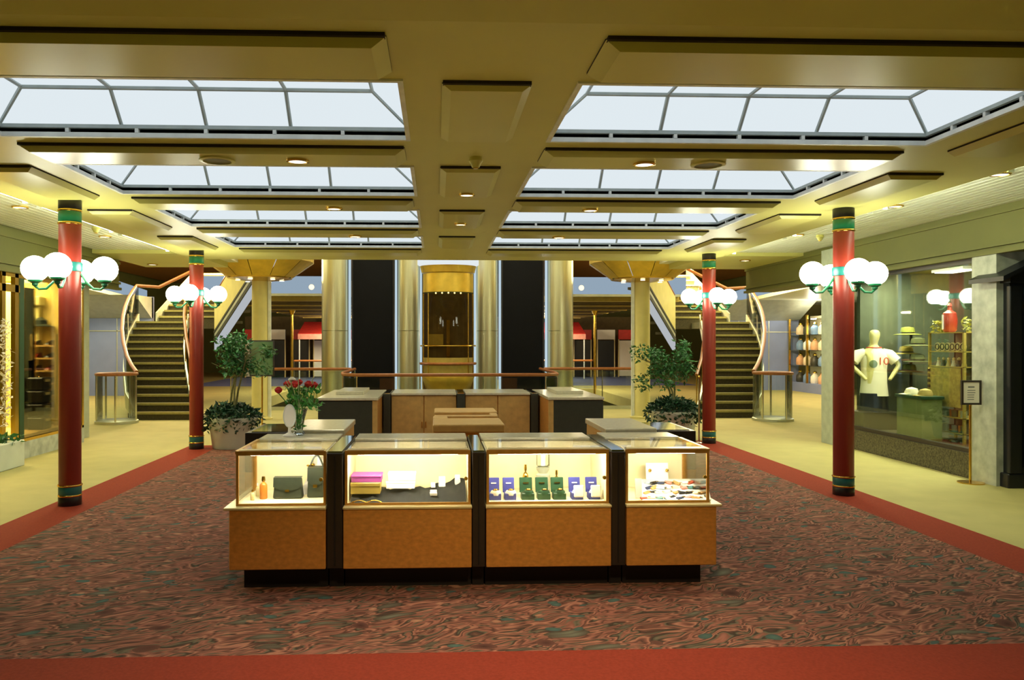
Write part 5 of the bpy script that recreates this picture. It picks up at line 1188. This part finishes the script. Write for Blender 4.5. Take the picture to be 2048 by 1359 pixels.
for k in range(6): MB().box(XL-0.95, XL-0.32, A1-0.3, A1-0.03, 0.55+k*0.2, 0.57+k*0.2).build('shelf_board', M_WOODW, t)
for xx in (XL-0.96, XL-0.32): MB().box(xx, xx+0.02, A1-0.31, A1-0.02, 0.24, 1.75).build('shelf_side', M_WOODW, t)
for k in range(6):
    for q in range(3):
        xx = XL-0.85+q*0.2; z = 0.57+k*0.2
        tq = thing('shelf_shoe', f'dark shoe on wall shelf board {["one","two","three","four","five","six"][k]} from the bottom, {["back","middle","front"][q]}', 'shoe', (xx, A1-0.25, z), 'shoes on the left wall shelf')
        MB().hexa([(xx-0.04, A1-0.29, z), (xx+0.04, A1-0.29, z), (xx+0.035, A1-0.07, z), (xx-0.035, A1-0.07, z)], [(xx-0.025, A1-0.27, z+0.04), (xx+0.025, A1-0.27, z+0.04), (xx+0.03, A1-0.09, z+0.09), (xx-0.03, A1-0.09, z+0.09)]).build('upper', [M_BLACK, M_POST, M_RED][(k+q) % 3], tq, bev=0.01)
        MB().box(xx-0.042, xx+0.042, A1-0.295, A1-0.065, z, z+0.012).build('sole', M_WOODW, tq)
t = thing('sun_hat', 'dark sun hat hanging above the shelf in the left shop', 'hat', (XL-0.62, A1-0.12, 1.9))
MB().lathe([(0.1, 0), (0.1, 0.07), (0.03, 0.12)], 16, (XL-0.62, A1-0.12, 1.9)).build('crown', M_BAG, t, True)
MB().lathe([(0.1, 0.0), (0.2, -0.03), (0.2, -0.024), (0.1, 0.01)], 18, (XL-0.62, A1-0.12, 1.9)).build('brim', M_BAG, t, True)
# white lace garland by the left edge
t = thing('white_garland', 'white lace flower garland hanging at the left frame edge of the shop door', 'garland', (XL+0.05, Y_on(4, XL), 0.5))
stuff(leaves(260, lambda r: ((XL+0.06+r.uniform(-.04, .05), Y_on(2, XL)+r.uniform(-.08, .05), r.uniform(0.5, 1.9)), 0), 0.06, 60).build('lace_petals', M_PAPER, t))
# ================================================================== RIGHT FAR SHOP (behind the grey post)
XF = 11.9
t = thing('far_display', 'bright far shop display with goods on glass shelves beyond the grey post', 'display', (XF, 24.6, 0))
MB().box(XF, XF+0.8, 23.4, 25.95, 0, 0.3).build('display_base', M_BLUEW, t)
MB().box(XF+0.75, XF+0.8, 23.4, 25.95, 0.3, 2.5).build('display_back', M_CASEIN, t)
for k in range(4): MB().box(XF+0.05, XF+0.75, 23.4, 25.95, 0.85+k*0.5, 0.87+k*0.5).build('glass_shelf', M_GLASS, t)
for y_ in (23.4, 24.65, 25.9): MB().box(XF, XF+0.06, y_, y_+0.06, 0.3, 2.5).build('upright', M_GOLD, t)
lamp('POINT', 'far_display_light', (XF+0.2, 24.6, 2.4), 60, (1, 0.9, 0.7), 0.1)
for k in range(4):
    for q in range(5):
        z = [0.3, 0.87, 1.37, 1.87][k]; y_ = 23.6+q*0.5
        tq = thing('display_jar', f'pale jar on far display level {["one","two","three","four"][k]}, {["1st","2nd","3rd","4th","5th"][q]} from the near end', 'jar', (XF+0.25, y_, z), 'jars in the far right shop display')
        c = [(236, 214, 180), (220, 170, 130), (240, 236, 226), (120, 150, 190), (60, 60, 50)][(k*2+q) % 5]
        MB().lathe([(0.12, 0), (0.14, 0.05), (0.13, 0.22), (0.06, 0.3), (0.07, 0.33)], 12, (XF+0.25, y_, z)).build('jar_body', mat('jar %d %d %d' % c, srgb(*c), 0.4), tq, True)
        MB().lathe([(0.075, 0.33), (0.05, 0.38), (0.015, 0.4)], 10, (XF+0.25, y_, z)).build('jar_lid', M_GOLD, tq, True)
# side aisle downlights
for k, (px, py) in enumerate(((2000, 347), (1790, 411), (1595, 469), (40, 413), (210, 472))):
    zc_ = 1560*(3.16-EYE)/(CY-py); Yq = zc_*C_-(px-CX)/F*zc_*S_; Xq = X_at(px, Yq)
    disc('downlight', f'white lit downlight in the slatted {["right","left"][k > 2]} aisle ceiling, {["first","second","third","first","second"][k]} from the front', 'downlight', Xq, Yq, 3.16, 0.09, 'aisle downlights')
detector(X_at(1640, 11.0), 11.0, 3.16, 'small olive sprinkler head in the right aisle ceiling')
detector(X_at(192, 10.6), 10.6, 3.16, 'small olive sprinkler head in the left aisle ceiling')
for k, (px, py) in enumerate(((1490, 520), (305, 528))):
    zc_ = 1560*(3.1-EYE)/(CY-py); Yq = zc_*C_-(px-CX)/F*zc_*S_
    disc('downlight', f'round lit downlight at the far end of the {["right","left"][k]} aisle ceiling', 'downlight', X_at(px, Yq), Yq, 3.1, 0.1, 'aisle downlights')
